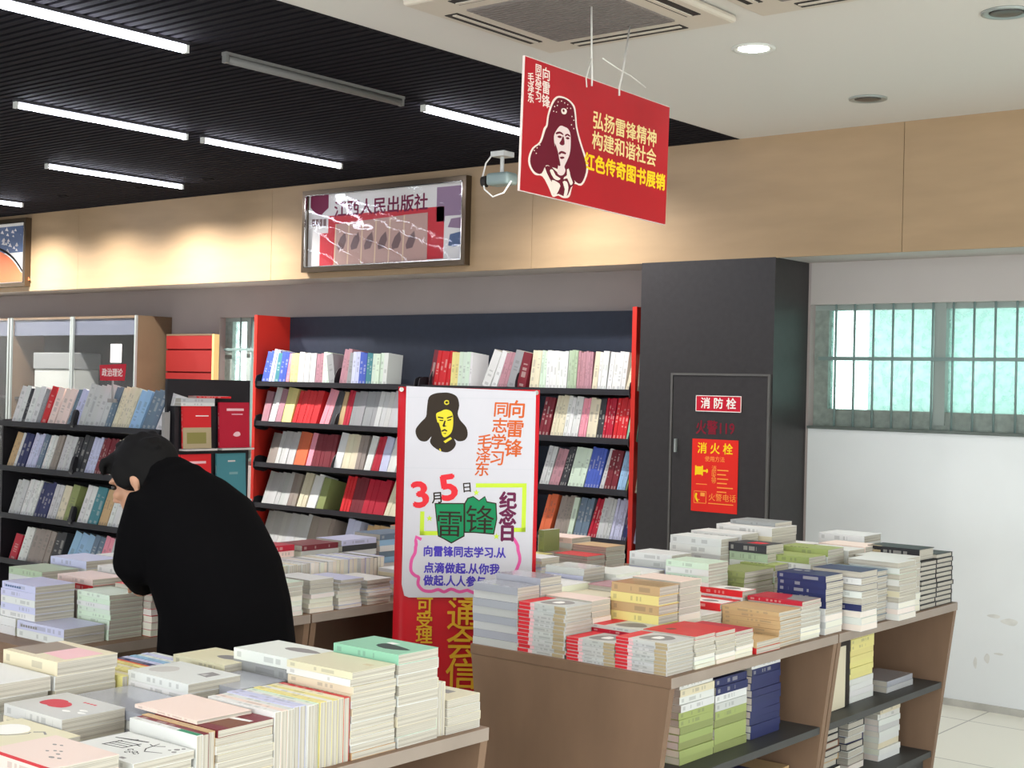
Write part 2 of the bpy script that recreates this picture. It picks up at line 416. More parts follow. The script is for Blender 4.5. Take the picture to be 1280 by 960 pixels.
red_sign = mat('sign_red', (196, 22, 48), .45, .3); fire_red = mat('notice_red', (226, 40, 30), .45, .3); white_ink = mat('white_ink', (240, 236, 230), .5, .2)
yellow_ink = mat('yellow_ink', (246, 206, 30), .5, .2); gold_ink = mat('gold_ink', (236, 214, 150), .5, .2); dark_red_ink = mat('dark_red_ink', (128, 28, 46), .5, .2); orange_ink = mat('orange_ink', (246, 160, 70), .5, .2)
YP = YF - .016
def wall_M(x, z, y=YP): return frame((x, y, z), (1, 0, 0), (0, 0, 1), (0, -1, 0))
p = empty('fire_sign', M=wall_M(-4.186, 1.494)); tag(p, 'small red sign with three white characters on the charcoal pillar', 'sign')
MB().box(0, .29, 0, .09, 0, .003, red_sign).build('plate', p)
b_ = MB()
for q in ((0, .29, 0, .004), (0, .29, .086, .09), (0, .004, 0, .09), (.286, .29, 0, .09)): b_.box(*q, .003, .0036, white_ink)
b_.build('border', p)
text('lettering', '消 防 栓', p, Matrix.Translation((.145, .024, .003)), .064, white_ink, bold=.02, align='CENTER')
p = empty('fire_number_lettering', M=wall_M(-4.185, 1.375)); tag(p, 'dark red 火警119 lettering on the pillar between both red signs', 'lettering')
text('characters', '火警119', p, Matrix.Translation((.0, .0, 0)), .083, dark_red_ink, bold=.02, sx=.86)
p = empty('hydrant_notice', M=wall_M(-4.203, .937)); tag(p, 'tall red hydrant instruction notice with yellow writing on the pillar', 'notice')
MB().box(0, .294, 0, .404, 0, .002, fire_red).build('sheet', p)
text('heading', '消 火 栓', p, Matrix.Translation((.147, .33, .002)), .064, yellow_ink, bold=.02, align='CENTER')
text('subheading', '使用方法', p, Matrix.Translation((.147, .283, .002)), .032, orange_ink, align='CENTER')
text('column_lettering', '消\n防\n水\n带', p, Matrix.Translation((.128, .232, .002)), .032, orange_ink, line=.72)
text('phone_lettering', '火警电话', p, Matrix.Translation((.112, .068, .002)), .044, orange_ink)
ic = MB()
ic.box(.03, .065, .205, .25, .002, .0028, yellow_ink).box(.022, .03, .20, .255, .002, .0028, yellow_ink).box(.065, .073, .2, .255, .002, .0028, yellow_ink).box(.073, .095, .222, .232, .002, .0028, yellow_ink)
flat(ic, [(.095, .215), (.105, .22), (.105, .235), (.095, .24)], yellow_ink, .002, .0028)
ic.build('hose_icon', p)
ic = MB()
for q in ((.018, .098, .045, .048), (.018, .098, .11, .113), (.018, .021, .045, .113), (.095, .098, .045, .113)): ic.box(*q, .002, .0028, orange_ink)
stroke(ic, smooth_poly([(.035, .1), (.03, .08), (.04, .06), (.055, .052), (.05, .06), (.042, .08), (.045, .1)], 3)[:14], .012, yellow_ink, .002, .0028)
ic.box(.06, .088, .085, .105, .002, .0028, orange_ink)
ic.build('phone_icon', p)
for i in range(6): MB().box(.165, .165 + (.07, .055, .07, .062, .1, .06)[i], .232 - i * .024, .238 - i * .024, .002, .0026, orange_ink).build('fine_print', p)
MB().box(.112, .27, .046, .051, .002, .0026, orange_ink).build('fine_print', p); MB().box(.03, .1, .15, .154, .002, .0026, orange_ink).build('fine_print', p)

# ================================================================== lamps and ceiling things
lamp_white = mat('lamp_body_white', (210, 210, 205), .5, .3)
glow = mat('tube_glow', (236, 240, 255), .4, 0, emit=TUBE_POWER)
dead = mat('tube_unlit', (120, 118, 116), .5, .3)
lamp_dark = mat('lamp_body_dark', (58, 56, 60), .6, .2)
def tube_light(x, y0, y1, lit, label, z=2.955):
    t = empty('tube_light', (x, (y0 + y1) / 2, ZC)); h = (y1 - y0) / 2
    tag(t, label, 'lamp', 'fluorescent tubes under the black slat ceiling')
    MB().box(-.016, .016, -h, h, -.014, 0, lamp_dark if lit else dead).build('lamp_body', t)
    MB().tube([(0, -h + .02, -.03), (0, h - .02, -.03)], .017 if x > -5 else .0135, glow if lit else dead, 12).build('tube', t)
    for s in (-1, 1): MB().box(-.014, .014, s * (h - .010) - .008, s * (h - .010) + .008, -.046, 0, lamp_white if lit else dead).build('end_cap', t)
    return t
rows = {-4.76: [(2.52, 3.67, 1, 'thick glowing tube at the top left of the black ceiling'), (3.86, 4.96, 0, 'unlit grey tube between two glowing ones in the row nearest the white ceiling'), (5.1, 6.25, 1, 'glowing tube partly hidden behind the hanging red board')],
        -6.47: [(3.92, 5.0, 1, 'left of two thin glowing tubes in the middle row'), (5.1, 6.2, 1, 'right of two thin glowing tubes in the middle row')],
        -8.16: [(5.18, 6.28, 1, 'short thin glowing tube in the third row above the plywood band')],
        -10.2: [(5.18, 6.28, 1, 'furthest left glowing tube, only its tip showing at the edge')]}
for x, L in rows.items():
    for a in L: tube_light(x, *a)
# the same rows run on over the camera side of the shop, outside the frame
for x in (-4.76, -6.47, -8.16, -10.2):
    for y in (-2.6, -1.1, .4, 1.6, 2.7, 3.9):
        if (x == -4.76 and y > 2) or (x == -6.47 and y > 3): continue
        tube_light(x, y - (.55 if y > 1 else .55), y + .5, 1, 'glowing fluorescent tube of the rows nearer the shop front')
# recessed downlights
def downlight(x, y, lit, label, r=.075, power=DOWN_POWER):
    t = empty('downlight', (x, y, ZC)); tag(t, label, 'lamp', 'round recessed ceiling lamps')
    MB().loft([[(math.cos(a) * q, math.sin(a) * q, z) for a in [i * math.pi / 12 for i in range(24)]] for q, z in ((r + .014, 0), (r + .014, -.006), (r, -.008), (r * .8, -.001))], alu if not lit else lamp_white).build('rim', t)
    MB().loft([[(math.cos(a) * q, math.sin(a) * q, z) for a in [i * math.pi / 12 for i in range(24)]] for q, z in ((r * .82, -.004), (r * .6, -.0065), (.01, -.008))], mat('downlight_glow', (255, 252, 244), .4, 0, emit=30) if lit else mat('downlight_dark', (70, 68, 66), .3, .5)).build('lens', t)
    if lit:
        L = bpy.data.lights.new('downlight_lamp', 'SPOT'); L.energy = power; L.spot_size = R(130); L.spot_blend = .6; L.shadow_soft_size = .06; L.color = (1, .97, .92)
        o = bpy.data.objects.new('downlight_lamp', L); COL.objects.link(o); o.parent = t; o.location = (0, 0, -.02)
    return t
downlight(-2.873, 5.033, 1, 'bright round lamp in the white ceiling')
downlight(-2.912, 6.182, 0, 'unlit round lamp close to the plywood band')
downlight(-1.855, 5.062, 0, 'unlit round lamp at the top right corner')
for x, y in ((-2.87, 2.9), (-2.87, 1.8), (-1.85, 2.9), (-1.85, .8), (-2.87, -.4), (.4, .6), (-1.85, -2), (.6, -2)): downlight(x, y, 1, 'added unseen lit round lamp of the white ceiling nearer the shop front', power=DOWN_POWER * .22)  # lamps out of view, added to brighten the tables from above
# small warm spots just in front of the bulkhead
for x in (-11.9, -10.62, -9.6, -8.62, -7.85, -4.9):
    t = empty('bulkhead_spot', (x, YF - .55, ZC)); tag(t, 'small warm ceiling spot washing the plywood band', 'lamp', 'small spots along the plywood band')
    MB().loft([[(math.cos(a) * q, math.sin(a) * q, z) for a in [i * math.pi / 8 for i in range(16)]] for q, z in ((.045, .05), (.045, -.004), (.034, -.004), (.03, .03))], deep_black).build('rim', t)
    L = bpy.data.lights.new('spot_lamp', 'SPOT'); L.energy = SPOT_POWER * (.45 if x > -5.5 else .6 if x in (-9.6, -7.85) else .9); L.spot_size = R(150); L.spot_blend = .9; L.shadow_soft_size = .03; L.color = (1, .97, .92)
    o = bpy.data.objects.new('spot_lamp', L); COL.objects.link(o); o.parent = t; o.location = (0, 0, -.012)

# air conditioner cassettes
beige_plastic = mat('beige_plastic', (200, 190, 176), .5, .3); grille = mat('grille_grey', (124, 116, 112), .6, .3, vary=.1, scale=60); slot = mat('slot_dark', (52, 48, 46), .6, .2)
def cassette(x0, x1, y0, y1, label):
    t = empty('air_conditioner', ((x0 + x1) / 2, (y0 + y1) / 2, ZC - .002)); tag(t, label, 'air conditioner')
    a = (x1 - x0) / 2
    bevel(MB().box(-a, a, -a, a, -.03, 0, beige_plastic).build('panel', t), .012)
    g = MB().box(-a * .62, a * .62, -a * .62, a * .62, -.036, -.028, grille)
    for i in range(24):
        y = -a * .6 + i * a * 1.2 / 23; g.box(-a * .6, a * .6, y - .003, y + .003, -.039, -.036, grille)
    g.build('grille', t)
    for r in range(4):
        M = Matrix.Rotation(r * math.pi / 2, 4, 'Z')
        s = MB(); s.box(-a * .58, a * .58, a * .76, a * .9, -.0325, -.029, slot, M).build('air_slot', t)
        v = MB(); v.box(-a * .56, a * .56, a * .79, a * .83, -.036, -.0325, beige_plastic, M).build('vane', t)
    return t
cassette(-3.545, -2.67, 3.68, 4.55, 'square beige ceiling air conditioner above the hanging red board')
cassette(-2.555, -1.68, 3.66, 4.53, 'second beige ceiling unit cut off by the top edge right of the strings')

# small camera with loose cables under the black ceiling
t = empty('security_camera', (-5.36, 6.45, ZC)); tag(t, 'small pale camera with looped cables behind the hanging red board', 'camera')
teal_w = mat('pale_teal_plastic', (136, 152, 148), .4, .4)
MB().box(-.05, .05, -.05, .05, -.03, 0, lamp_white).build('bracket', t)
MB().tube([(0, 0, -.03), (0, 0, -.13)], .012, lamp_white).build('stem', t)
bevel(MB().box(-.085, .085, -.055, .055, -.20, -.125, teal_w).build('camera_body', t), .02, 3)
MB().tube([(-.1, -.02, -.17), (-.13, -.03, -.17)], [.035, .03], slot, 14).build('lens', t)
MB().tube([(-.07, 0, 0), (-.11, -.02, -.06), (-.125, -.03, -.14), (-.1, -.04, -.22), (-.03, -.045, -.27), (.05, -.04, -.25), (.09, -.02, -.18)], .005, white_ink).build('cable', t)

# ================================================================== signs
# hanging red board, plane X = const, hung by two strings
SX = -2.95
def sgn(cx, cy):
    """board coordinates (metres along the board, metres up) of a point of the artwork sheet, 0..1 each way"""
    return cx * .885, cy * .448
HB = frame((SX, 3.645, 2.258), Vector((0, .885, -.022)).normalized(), Vector((0, .022, .885)).normalized(), (1, 0, 0))
p = empty('hanging_board', M=HB); tag(p, 'red hanging board with a soldier portrait and gold characters under the white ceiling', 'sign')
board_red = mat('board_red', (176, 20, 36), .3, .45, vary=.06, scale=4); board_edge = mat('board_edge', (226, 210, 206), .5, .3)
MB().box(0, .885, 0, .448, -.008, 0, board_red).box(0, .885, -.002, 0, -.008, 0, board_edge).box(-.003, 0, -.002, .45, -.008, 0, board_edge).box(0, .885, .448, .45, -.008, 0, board_edge).build('panel', p)
por_line = mat('portrait_line', (238, 224, 214), .5, .2); por_dark = mat('portrait_maroon', (104, 18, 40), .5, .2); por_face = mat('portrait_face', (232, 210, 208), .5, .2)
SGN = {'outer': [(0.1913, 0.3529), (0.2383, 0.354), (0.2817, 0.3371), (0.2946, 0.3034), (0.3025, 0.2666), (0.3277, 0.2192), (0.363, 0.1671), (0.3769, 0.1304), (0.3629, 0.09), (0.3375, 0.0654), (0.2994, 0.0665), (0.2849, 0.0491), (0.2727, 0.0168), (0.2389, 0.0079), (0.2078, 0.0122), (0.179, 0.0034), (0.1543, 0.0318), (0.1174, 0.0639), (0.0765, 0.0629), (0.0459, 0.0832), (0.0372, 0.113), (0.0563, 0.1504), (0.0946, 0.1784), (0.1134, 0.2259), (0.1261, 0.2402), (0.1313, 0.2723), (0.1472, 0.3138), (0.1656, 0.3392)], 'inner': [(0.1934, 0.3469), (0.2364, 0.348), (0.2728, 0.3319), (0.2856, 0.3012), (0.2935, 0.2634), (0.3177, 0.216), (0.352, 0.1638), (0.3649, 0.1291), (0.3528, 0.0928), (0.3333, 0.0723), (0.3052, 0.0746), (0.2757, 0.0949), (0.2592, 0.1145), (0.2448, 0.0901), (0.1965, 0.1019), (0.1655, 0.1031), (0.1344, 0.1044), (0.1112, 0.0728), (0.0793, 0.071), (0.0548, 0.0874), (0.0472, 0.1142), (0.0643, 0.1486), (0.1026, 0.1766), (0.1245, 0.2242), (0.1351, 0.2394), (0.1402, 0.2736), (0.1563, 0.312), (0.1737, 0.3354)], 'face': [(0.2048, 0.2522), (0.2288, 0.2528), (0.2489, 0.2493), (0.2633, 0.2336), (0.2672, 0.1967), (0.263, 0.1636), (0.2477, 0.1352), (0.2362, 0.1159), (0.2435, 0.1041), (0.2339, 0.0888), (0.216, 0.0824), (0.1979, 0.0889), (0.2012, 0.115), (0.1958, 0.1329), (0.186, 0.1627), (0.1754, 0.1864), (0.1718, 0.2113), (0.1833, 0.2316)], 'browL': [(0.1815, 0.2246), (0.2023, 0.2321), (0.2214, 0.2276), (0.2215, 0.2226), (0.2025, 0.2251), (0.1836, 0.2186)], 'browR': [(0.2335, 0.2259), (0.2463, 0.2322), (0.2614, 0.2286), (0.2605, 0.2235), (0.2465, 0.2262), (0.2346, 0.2199)], 'eyeL': [(0.1888, 0.2118), (0.2026, 0.2181), (0.2157, 0.2154), (0.2039, 0.2091)], 'eyeR': [(0.2367, 0.2159), (0.2486, 0.2212), (0.2597, 0.2175), (0.2478, 0.2122)], 'nose': [(0.2216, 0.2196), (0.2289, 0.2088), (0.2313, 0.1928), (0.2174, 0.1865), (0.2023, 0.1911), (0.212, 0.2023)], 'mouth': [(0.2001, 0.158), (0.2169, 0.1674), (0.242, 0.1651), (0.2381, 0.159), (0.2171, 0.1594), (0.2053, 0.1521)], 'chin': [(0.2075, 0.1442), (0.2264, 0.1497), (0.2344, 0.1459), (0.2186, 0.1395)], 'shadow': [(0.1774, 0.1865), (0.194, 0.1649), (0.2036, 0.1411), (0.2131, 0.1173), (0.2012, 0.115), (0.1896, 0.1388)], 'col1': [(0.1558, 0.0899), (0.1717, 0.0953), (0.1891, 0.0787), (0.2163, 0.0724), (0.2045, 0.0641), (0.1794, 0.0665)], 'col2': [(0.2514, 0.1093), (0.2644, 0.1076), (0.275, 0.0859), (0.2884, 0.0682), (0.2746, 0.0578), (0.2561, 0.0784), (0.2353, 0.0719), (0.2391, 0.081), (0.2529, 0.0893)], 'col3': [(0.1686, 0.0592), (0.1996, 0.057), (0.2179, 0.0464), (0.1967, 0.0129), (0.1848, 0.0106), (0.1772, 0.0354)], 'col4': [(0.2305, 0.0627), (0.2524, 0.0673), (0.2639, 0.0486), (0.2556, 0.0174), (0.2387, 0.0139), (0.2441, 0.0391)], 'badge': [(0.2113, 0.3133), (0.2302, 0.3158), (0.2384, 0.309), (0.2317, 0.2978), (0.2147, 0.2954), (0.2065, 0.3032)], 'spk': [(0.1868, 0.3307), (0.2057, 0.3372), (0.2238, 0.3347), (0.2418, 0.3321), (0.2591, 0.3225), (0.1683, 0.3113), (0.1637, 0.2942), (0.1832, 0.3176), (0.2687, 0.2958), (0.28, 0.285), (0.2675, 0.2667), (0.2817, 0.2561), (0.1797, 0.2946), (0.2401, 0.3191), (0.0665, 0.1427), (0.0812, 0.1541), (0.0777, 0.135), (0.0949, 0.1664)]}
pm = MB(); flat(pm, SGN['outer'], por_line, 0, .0006, 3); pm.build('portrait_outline', p)
pm = MB(); flat(pm, SGN['inner'], por_dark, .0006, .0011, 3); pm.build('portrait_hat', p)
pm = MB(); flat(pm, [(.128, .098), (.16, .06), (.178, .045), (.184, .012), (.21, .018), (.24, .014), (.264, .022), (.279, .05), (.302, .072), (.272, .1), (.25, .1), (.2, .09), (.165, .104)], por_dark, .0006, .0010, 2); pm.build('portrait_coat', p)
pm = MB(); flat(pm, SGN['face'], por_face, .0011, .0016, 3)
for k in ('col1', 'col2', 'col3', 'col4'): flat(pm, SGN[k], por_line, .0011, .0016, 2)
flat(pm, SGN['badge'], por_line, .0011, .0016, 3)
for q in SGN['spk']: flat(pm, [(q[0] - .003, q[1]), (q[0], q[1] + .003), (q[0] + .004, q[1] + .001), (q[0], q[1] - .002)], por_line, .0011, .0016)
pm.build('portrait_face', p)
pm = MB()
for k in ('browL', 'browR', 'eyeL', 'eyeR', 'nose', 'mouth', 'chin', 'shadow'): flat(pm, SGN[k], por_dark, .0016, .0021, 2)
c_ = SGN['badge'][0]; flat(pm, [(c_[0] + .008 + .006 * math.cos(a), c_[1] - .006 + .005 * math.sin(a)) for a in [i * .7 for i in range(9)]], por_dark, .0016, .0021)
pm.build('portrait_features', p)
T = Matrix.Translation
text('slogan', '弘扬雷锋精神', p, T((.392, .285, .0002)) , .069, gold_ink, bold=.014)
text('slogan', '构建和谐社会', p, T((.392, .213, .0002)), .069, gold_ink, bold=.014)
text('title', '红色传奇图书展销', p, T((.349, .132, .0002)), .0655, yellow_ink, bold=.03)
text('brush_lettering', '向\n雷\n锋', p, T((.094, .395, .0002)), .046, por_line, line=1.0, bold=.012, shear=-.05)
text('brush_lettering', '同\n志\n学\n习', p, T((.056, .406, .0002)), .036, por_line, line=.86, bold=.012, shear=-.05)
text('brush_lettering', '毛\n泽\n东', p, T((.017, .37, .0002)), .036, por_line, line=.94, bold=.012, shear=-.05)
string_w = mat('string_white', (220, 216, 210), .6, .2)
for (u, x1, y1, lab) in ((.376, -2.97, 4.05, 'white string tied to the left of the hanging red board'), (.545, -3.01, 4.35, 'white string tied to the middle of the hanging red board')):
    a = HB @ Vector((u, .425, .003)); b = Vector((x1, y1, ZC - .036)); mid = a.lerp(b, .35)
    s = MB(); s.tube([a, a + Vector((0, 0, .03)), mid, b], .0035, string_w, 6)
    if u > .5: s.tube([mid + Vector((0, -.13, .02)), mid + Vector((0, -.03, .0)), mid + Vector((0, .05, -.01)), mid + Vector((0, .15, -.035))], .0025, string_w, 6)
    else: s.tube([mid, a + Vector((0, -.035, .02)), a + Vector((0, -.03, -.01))], .0025, string_w, 6)
    tag(s.build('hanging_string'), lab, 'string', 'strings holding the hanging red board')

# framed signs on the plywood band
frame_metal = mat('frame_bronze', (92, 78, 62), .28, .5, metal=.7); chrome = mat('chrome_strip', (190, 186, 178), .15, .5, metal=1)
paper = mat('poster_white', (226, 222, 222), .5, .2); s_red = mat('print_red', (206, 60, 70), .5, .2); s_pink = mat('print_card_pink', (196, 160, 152), .5, .2); s_mar = mat('print_maroon', (120, 34, 70), .5, .2)
s_grey = mat('print_grey', (128, 104, 106), .5, .2); s_mauve = mat('print_mauve', (150, 124, 150), .5, .2); s_blue = mat('print_blue', (86, 104, 140), .5, .2); s_orange = mat('print_orange', (214, 112, 70), .5, .2); card_edge = mat('card_edge', (226, 200, 170), .5, .2)
glass = bpy.data.materials.new('sheet_glass'); glass.use_nodes = True
_n, _l = glass.node_tree.nodes, glass.node_tree.links; _n.remove(_n['Principled BSDF'])
_t = _n.new('ShaderNodeBsdfTransparent'); _g = _n.new('ShaderNodeBsdfGlossy'); _g.inputs['Roughness'].default_value = .06; _m = _n.new('ShaderNodeMixShader'); _m.inputs[0].default_value = .045
_l.new(_t.outputs[0], _m.inputs[1]); _l.new(_g.outputs[0], _m.inputs[2]); _l.new(_m.outputs[0], _n['Material Output'].inputs[0])

def framed(x0, x1, z0, z1, label):
    M = frame((x0, YF, z0), (1, 0, 0), (0, 0, 1), (0, -1, 0)); t = empty('framed_sign', M=M); tag(t, label, 'sign', 'framed signs on the plywood band')
    w, h = x1 - x0, z1 - z0
    f = MB()
    for q in ((0, w, 0, .035), (0, w, h - .035, h), (0, .03, .035, h - .035), (w - .03, w, .035, h - .035)): f.box(*q, 0, .055, frame_metal)
    f.build('frame', t)
    f = MB()
    for q in ((.028, w - .028, .033, .040), (.028, w - .028, h - .040, h - .033), (.028, .034, .033, h - .033), (w - .034, w - .028, .033, h - .033)): f.box(*q, .04, .058, chrome)
    f.build('inner_trim', t)['label'] = 'shiny inner strip of the frame'
    MB().box(.03, w - .03, .035, h - .035, 0, .02, paper).build('sheet', t)
    # bulging clear film over the sheet, a little wavy
    g = MB(); n = 24; vs = []
    for j in range(9):
        for i in range(n + 1):
            u, v = i / n, j / 8; vs.append(g.bm.verts.new((.03 + u * (w - .06), .035 + v * (h - .07), .04 + .008 * math.sin(u * 9 + v * 5) * math.sin(v * 7 + u * 4))))
    gi = g.mi(glass)
    for j in range(8):
        for i in range(n):
            q = g.bm.faces.new((vs[j * (n + 1) + i], vs[j * (n + 1) + i + 1], vs[(j + 1) * (n + 1) + i + 1], vs[(j + 1) * (n + 1) + i])); q.smooth = True; q.material_index = gi
    g.build('film', t)
    return t, w, h
t, w, h = framed(-7.42, -5.9, 2.375, 2.945, 'framed red and white publisher sign on the plywood band')
def FS(cx, cy):
    a = (cx - 70) / 1120; top = 200 - 80 * a; bot = 795 - 45 * a
    return a * w, (bot - cy) / (bot - top) * h
def fsq(mb, c, mt, z0=.02, z1=.021): flat(mb, [FS(*q) for q in c], mt, z0, z1)
f = MB(); fsq(f, [(180, 748), (1035, 700), (1035, 330), (240, 380), (240, 505), (180, 505)], s_red); f.build('red_panel', t)
f = MB()
for i in range(6):
    x = 285 + i * 96 if i < 5 else 765; x2 = 930
    q = [(x, 742), (x2, 712), (x2, 372), (x + 10, 440 - i * 11)]
    z = .0212 + i * .0006; fsq(f, q, s_pink, z, z + .0005); fsq(f, [(x, 742), (x + 8, 742), (x + 16, 440 - i * 11), (x + 8, 440 - i * 11)], card_edge, z, z + .0007)
    fsq(f, [(x + 25, 600), (x + 45, 540), (x + 80, 500), (x + 90, 560), (x + 70, 620), (x + 30, 630)], s_grey, z, z + .0007)
f.build('book_picture', t)
text('title', '江西人民出版社', t, T((.283, .385, .0205)) @ Matrix.Rotation(R(0), 4, 'Z'), .118, s_mar, bold=.02, sx=1.07)
f = MB(); fsq(f, [(105, 225), (238, 215), (238, 320), (185, 372), (150, 372), (105, 315)], s_mar)
for i in range(4):
    x = 118 + i * 28; fsq(f, [(x, 455), (x + 22, 453), (x + 22, 400), (x, 402)], s_grey)
f.build('emblem', t)
f = MB(); fsq(f, [(985, 440), (1140, 430), (1140, 185), (985, 195)], s_mauve); fsq(f, [(1035, 690), (1155, 690), (1155, 395), (1040, 400)], paper, .021, .0215)
fsq(f, [(1060, 480), (1080, 420), (1145, 410), (1140, 490)], s_mauve, .0215, .022); fsq(f, [(1065, 610), (1075, 530), (1150, 510), (1145, 600), (1100, 620)], s_blue, .0215, .022)
f.build('side_picture', t)
t, w, h = framed(-12.42, -10.9, 2.375, 2.965, 'framed blue and orange sign cut off at the left edge')
f = MB(); flat(f, [(.05, .3), (w - .05, .3), (w - .05, h - .06), (.05, h - .06)], s_blue, .02, .021)
for i in range(40):
    a, b = rng.uniform(.7, w - .1), rng.uniform(.3, h - .09); r_ = rng.uniform(.012, .03); flat(f, [(a - r_, b), (a, b + r_), (a + r_, b - r_ * .3)], paper, .021, .0214)
f.build('picture', t)
f = MB(); flat(f, smooth_poly([(.05, .04), (w - .06, .04), (w - .12, .13), (w - .3, .26), (w - .55, .34), (.6, .36), (.05, .37)], 4), s_orange, .0215, .022)
stroke(f, smooth_poly([(w - .06, .04), (w - .11, .15), (w - .29, .28), (w - .55, .36), (.6, .38)], 4)[:17], .02, deep_black, .0215, .0222); f.build('orange_arc', t)

# ---- stand-up red banner with the hand-painted poster
BM = frame((-3.529, 3.691, 0), (.776, .631, 0), (0, 0, 1), (.631, -.776, 0))
p = empty('banner_stand', M=BM); tag(p, 'red upright banner stand with gold characters between the book tables', 'banner')
ban = mat('banner_red', (206, 26, 40), .35, .35, vary=.05, scale=5); pole = mat('pole_black', (30, 30, 32), .4, .4); ban_gold = mat('banner_gold', (226, 172, 44), .45, .3)
g = MB(); n = 20; A = []
for j in range(n + 1):
    z = .05 + 1.545 * j / n
    A.append([g.bm.verts.new((x, z, .004 * math.sin(x * 9 + z * 3))) for x in [i * .51 / 10 for i in range(11)]])
gi = g.mi(ban)
for j in range(n):
    for i in range(10): q = g.bm.faces.new((A[j][i], A[j][i + 1], A[j + 1][i + 1], A[j + 1][i])); q.smooth = True; q.material_index = gi
o = g.build('banner_sheet', p); s_ = o.modifiers.new('thick', 'SOLIDIFY'); s_.thickness = .002; s_.offset = -1
for s in (-1, 1):
    MB().tube([(.255, .7, -.035), (.255 + s * .245, 1.588, -.012)], .006, pole, 8).build('arm', p)
    MB().tube([(.255, .7, -.035), (.255 + s * .245, .06, -.012)], .006, pole, 8).build('leg', p)
MB().tube([(.255, .7, -.035), (.255, .02, -.30)], .006, pole, 8).build('leg', p)
bevel(MB().box(.225, .285, .66, .74, -.055, -.028, pole).build('hub', p), .006)
for s in (0, 1):
    for z in (.062, 1.585): MB().tube([(.012 + s * .486, z, -.006), (.012 + s * .486, z, .008)], .008, chrome, 12).build('eyelet', p)
text('small_column', '可\n受\n理', p, T((.083, .79, .006)), .062, ban_gold, bold=.02, line=.9)
text('large_column', '化\n通\n会\n信', p, T((.192, .842, .006)), .118, ban_gold, bold=.01, line=.9)

p = empty('poster', M=BM @ T((0, 0, .008))); tag(p, 'white hand-painted poster fixed over the red banner stand', 'poster')
def PP(cx, cy):
    px, py = 500 + cx / 3.428, 480 + cy / 3.428
    return (px - 498) * .002884, 1.587 - (py - (487 + (px - 498) * .0236)) * .002884
pap = mat('poster_paper', (206, 202, 210), .55, .25)
def onp(mb, pts, mt, z0=.0012, z1=.0017, sm=0): flat(mb, [PP(*q) for q in pts], mt, z0, z1, sm)
sheet = [PP(28, 12), PP(583, 35), PP(583, 905), PP(560, 916), PP(60, 916), PP(40, 908), PP(28, 860)]
g = MB(); flat(g, sheet, pap, 0, .0012); g.build('sheet', p)
seam = mat('paper_crease', (200, 198, 206), .6, .2); 
for y in (58, 360): g = MB(); onp(g, [(30, y), (580, y + 8), (580, y + 11), (30, y + 3)], seam, .0012, .0014); g.build('crease', p)
for y in (735, 805): g = MB(); onp(g, [(110, y), (480, y), (480, y + 2), (110, y + 2)], seam, .0012, .0014); g.build('ruled_line', p)
ink_d = mat('poster_dark', (46, 34, 24), .5, .2); ink_y = mat('poster_yellow', (222, 204, 50), .5, .2); ink_o = mat('poster_orange', (204, 92, 36), .5, .2); ink_r = mat('poster_red', (226, 44, 56), .5, .2); ink_g = mat('poster_green', (20, 132, 84), .5, .2)
ink_l = mat('poster_lime', (196, 220, 60), .5, .2); ink_p = mat('poster_pink', (226, 92, 160), .5, .2); ink_v = mat('poster_violet', (78, 62, 176), .5, .2); ink_m = mat('poster_maroon', (104, 30, 70), .5, .2)
g = MB(); onp(g, [(125, 60), (150, 44), (180, 40), (212, 41), (245, 57), (256, 95), (250, 130), (262, 158), (288, 188), (295, 222), (282, 244), (255, 248), (238, 238), (246, 258), (236, 280), (212, 295), (182, 291), (150, 272), (134, 250), (140, 228), (120, 248), (92, 245), (75, 222), (73, 195), (95, 165), (115, 143), (118, 108)], ink_d, sm=3); g.build('portrait_hat', p)
g = MB(); onp(g, [(158, 132), (178, 120), (200, 112), (226, 125), (232, 168), (226, 208), (206, 228), (190, 228), (178, 200), (165, 168)], ink_y, .0017, .0022, 3)
onp(g, [(192, 248), (222, 230), (228, 238), (200, 256)], ink_y, .0017, .0022); stroke(g, [PP(202 + 9 * math.cos(a), 82 + 8 * math.sin(a)) for a in [i * .6 for i in range(11)]], .004, ink_y, .0017, .0022); onp(g, [(178, 278), (184, 288), (180, 291), (174, 282)], ink_y, .0017, .0022); g.build('portrait_face', p)
g = MB()
for q in ([(166, 142), (190, 146), (189, 152), (166, 148)], [(204, 146), (228, 138), (228, 144), (205, 152)], [(172, 156), (190, 157), (188, 162), (174, 161)], [(206, 157), (224, 152), (222, 158), (208, 161)], [(194, 160), (200, 160), (196, 180), (205, 184), (190, 187), (186, 182)], [(182, 202), (196, 195), (208, 202), (206, 207), (196, 203), (186, 208)], [(188, 214), (204, 212), (200, 218)], [(165, 168), (170, 168), (184, 212), (178, 204)]): onp(g, q, ink_d, .0022, .0027)
g.build('portrait_features', p)
def ptext(name, body, cx, cy, size, mt, **k):
    x, y = PP(cx, cy); rot = k.pop('rot', 0); z = k.pop('z', .0014)
    return text(name, body, p, T((x, y, z)) @ Matrix.Rotation(R(rot), 4, 'Z'), size * .002884 / 3.428, mt, **k)
ptext('brush_lettering', '向\n雷\n锋', 460, 140, 80, ink_o, bold=.018, line=1.04, shear=.06)
ptext('brush_lettering', '同\n志\n学\n习', 400, 136, 68, ink_o, bold=.018, line=1.02, shear=.06)
ptext('brush_lettering', '毛\n泽\n东', 334, 272, 66, ink_o, bold=.016, line=.9, shear=.08)
ptext('date', '3', 66, 532, 150, ink_r, bold=.035, rot=10, sx=1.12); ptext('date', '5', 186, 502, 150, ink_r, bold=.035, rot=10, sx=1.12)
ptext('date_character', '月', 148, 510, 52, ink_d, bold=.02, rot=6); ptext('date_character', '日', 276, 464, 46, ink_d, bold=.02, rot=6)
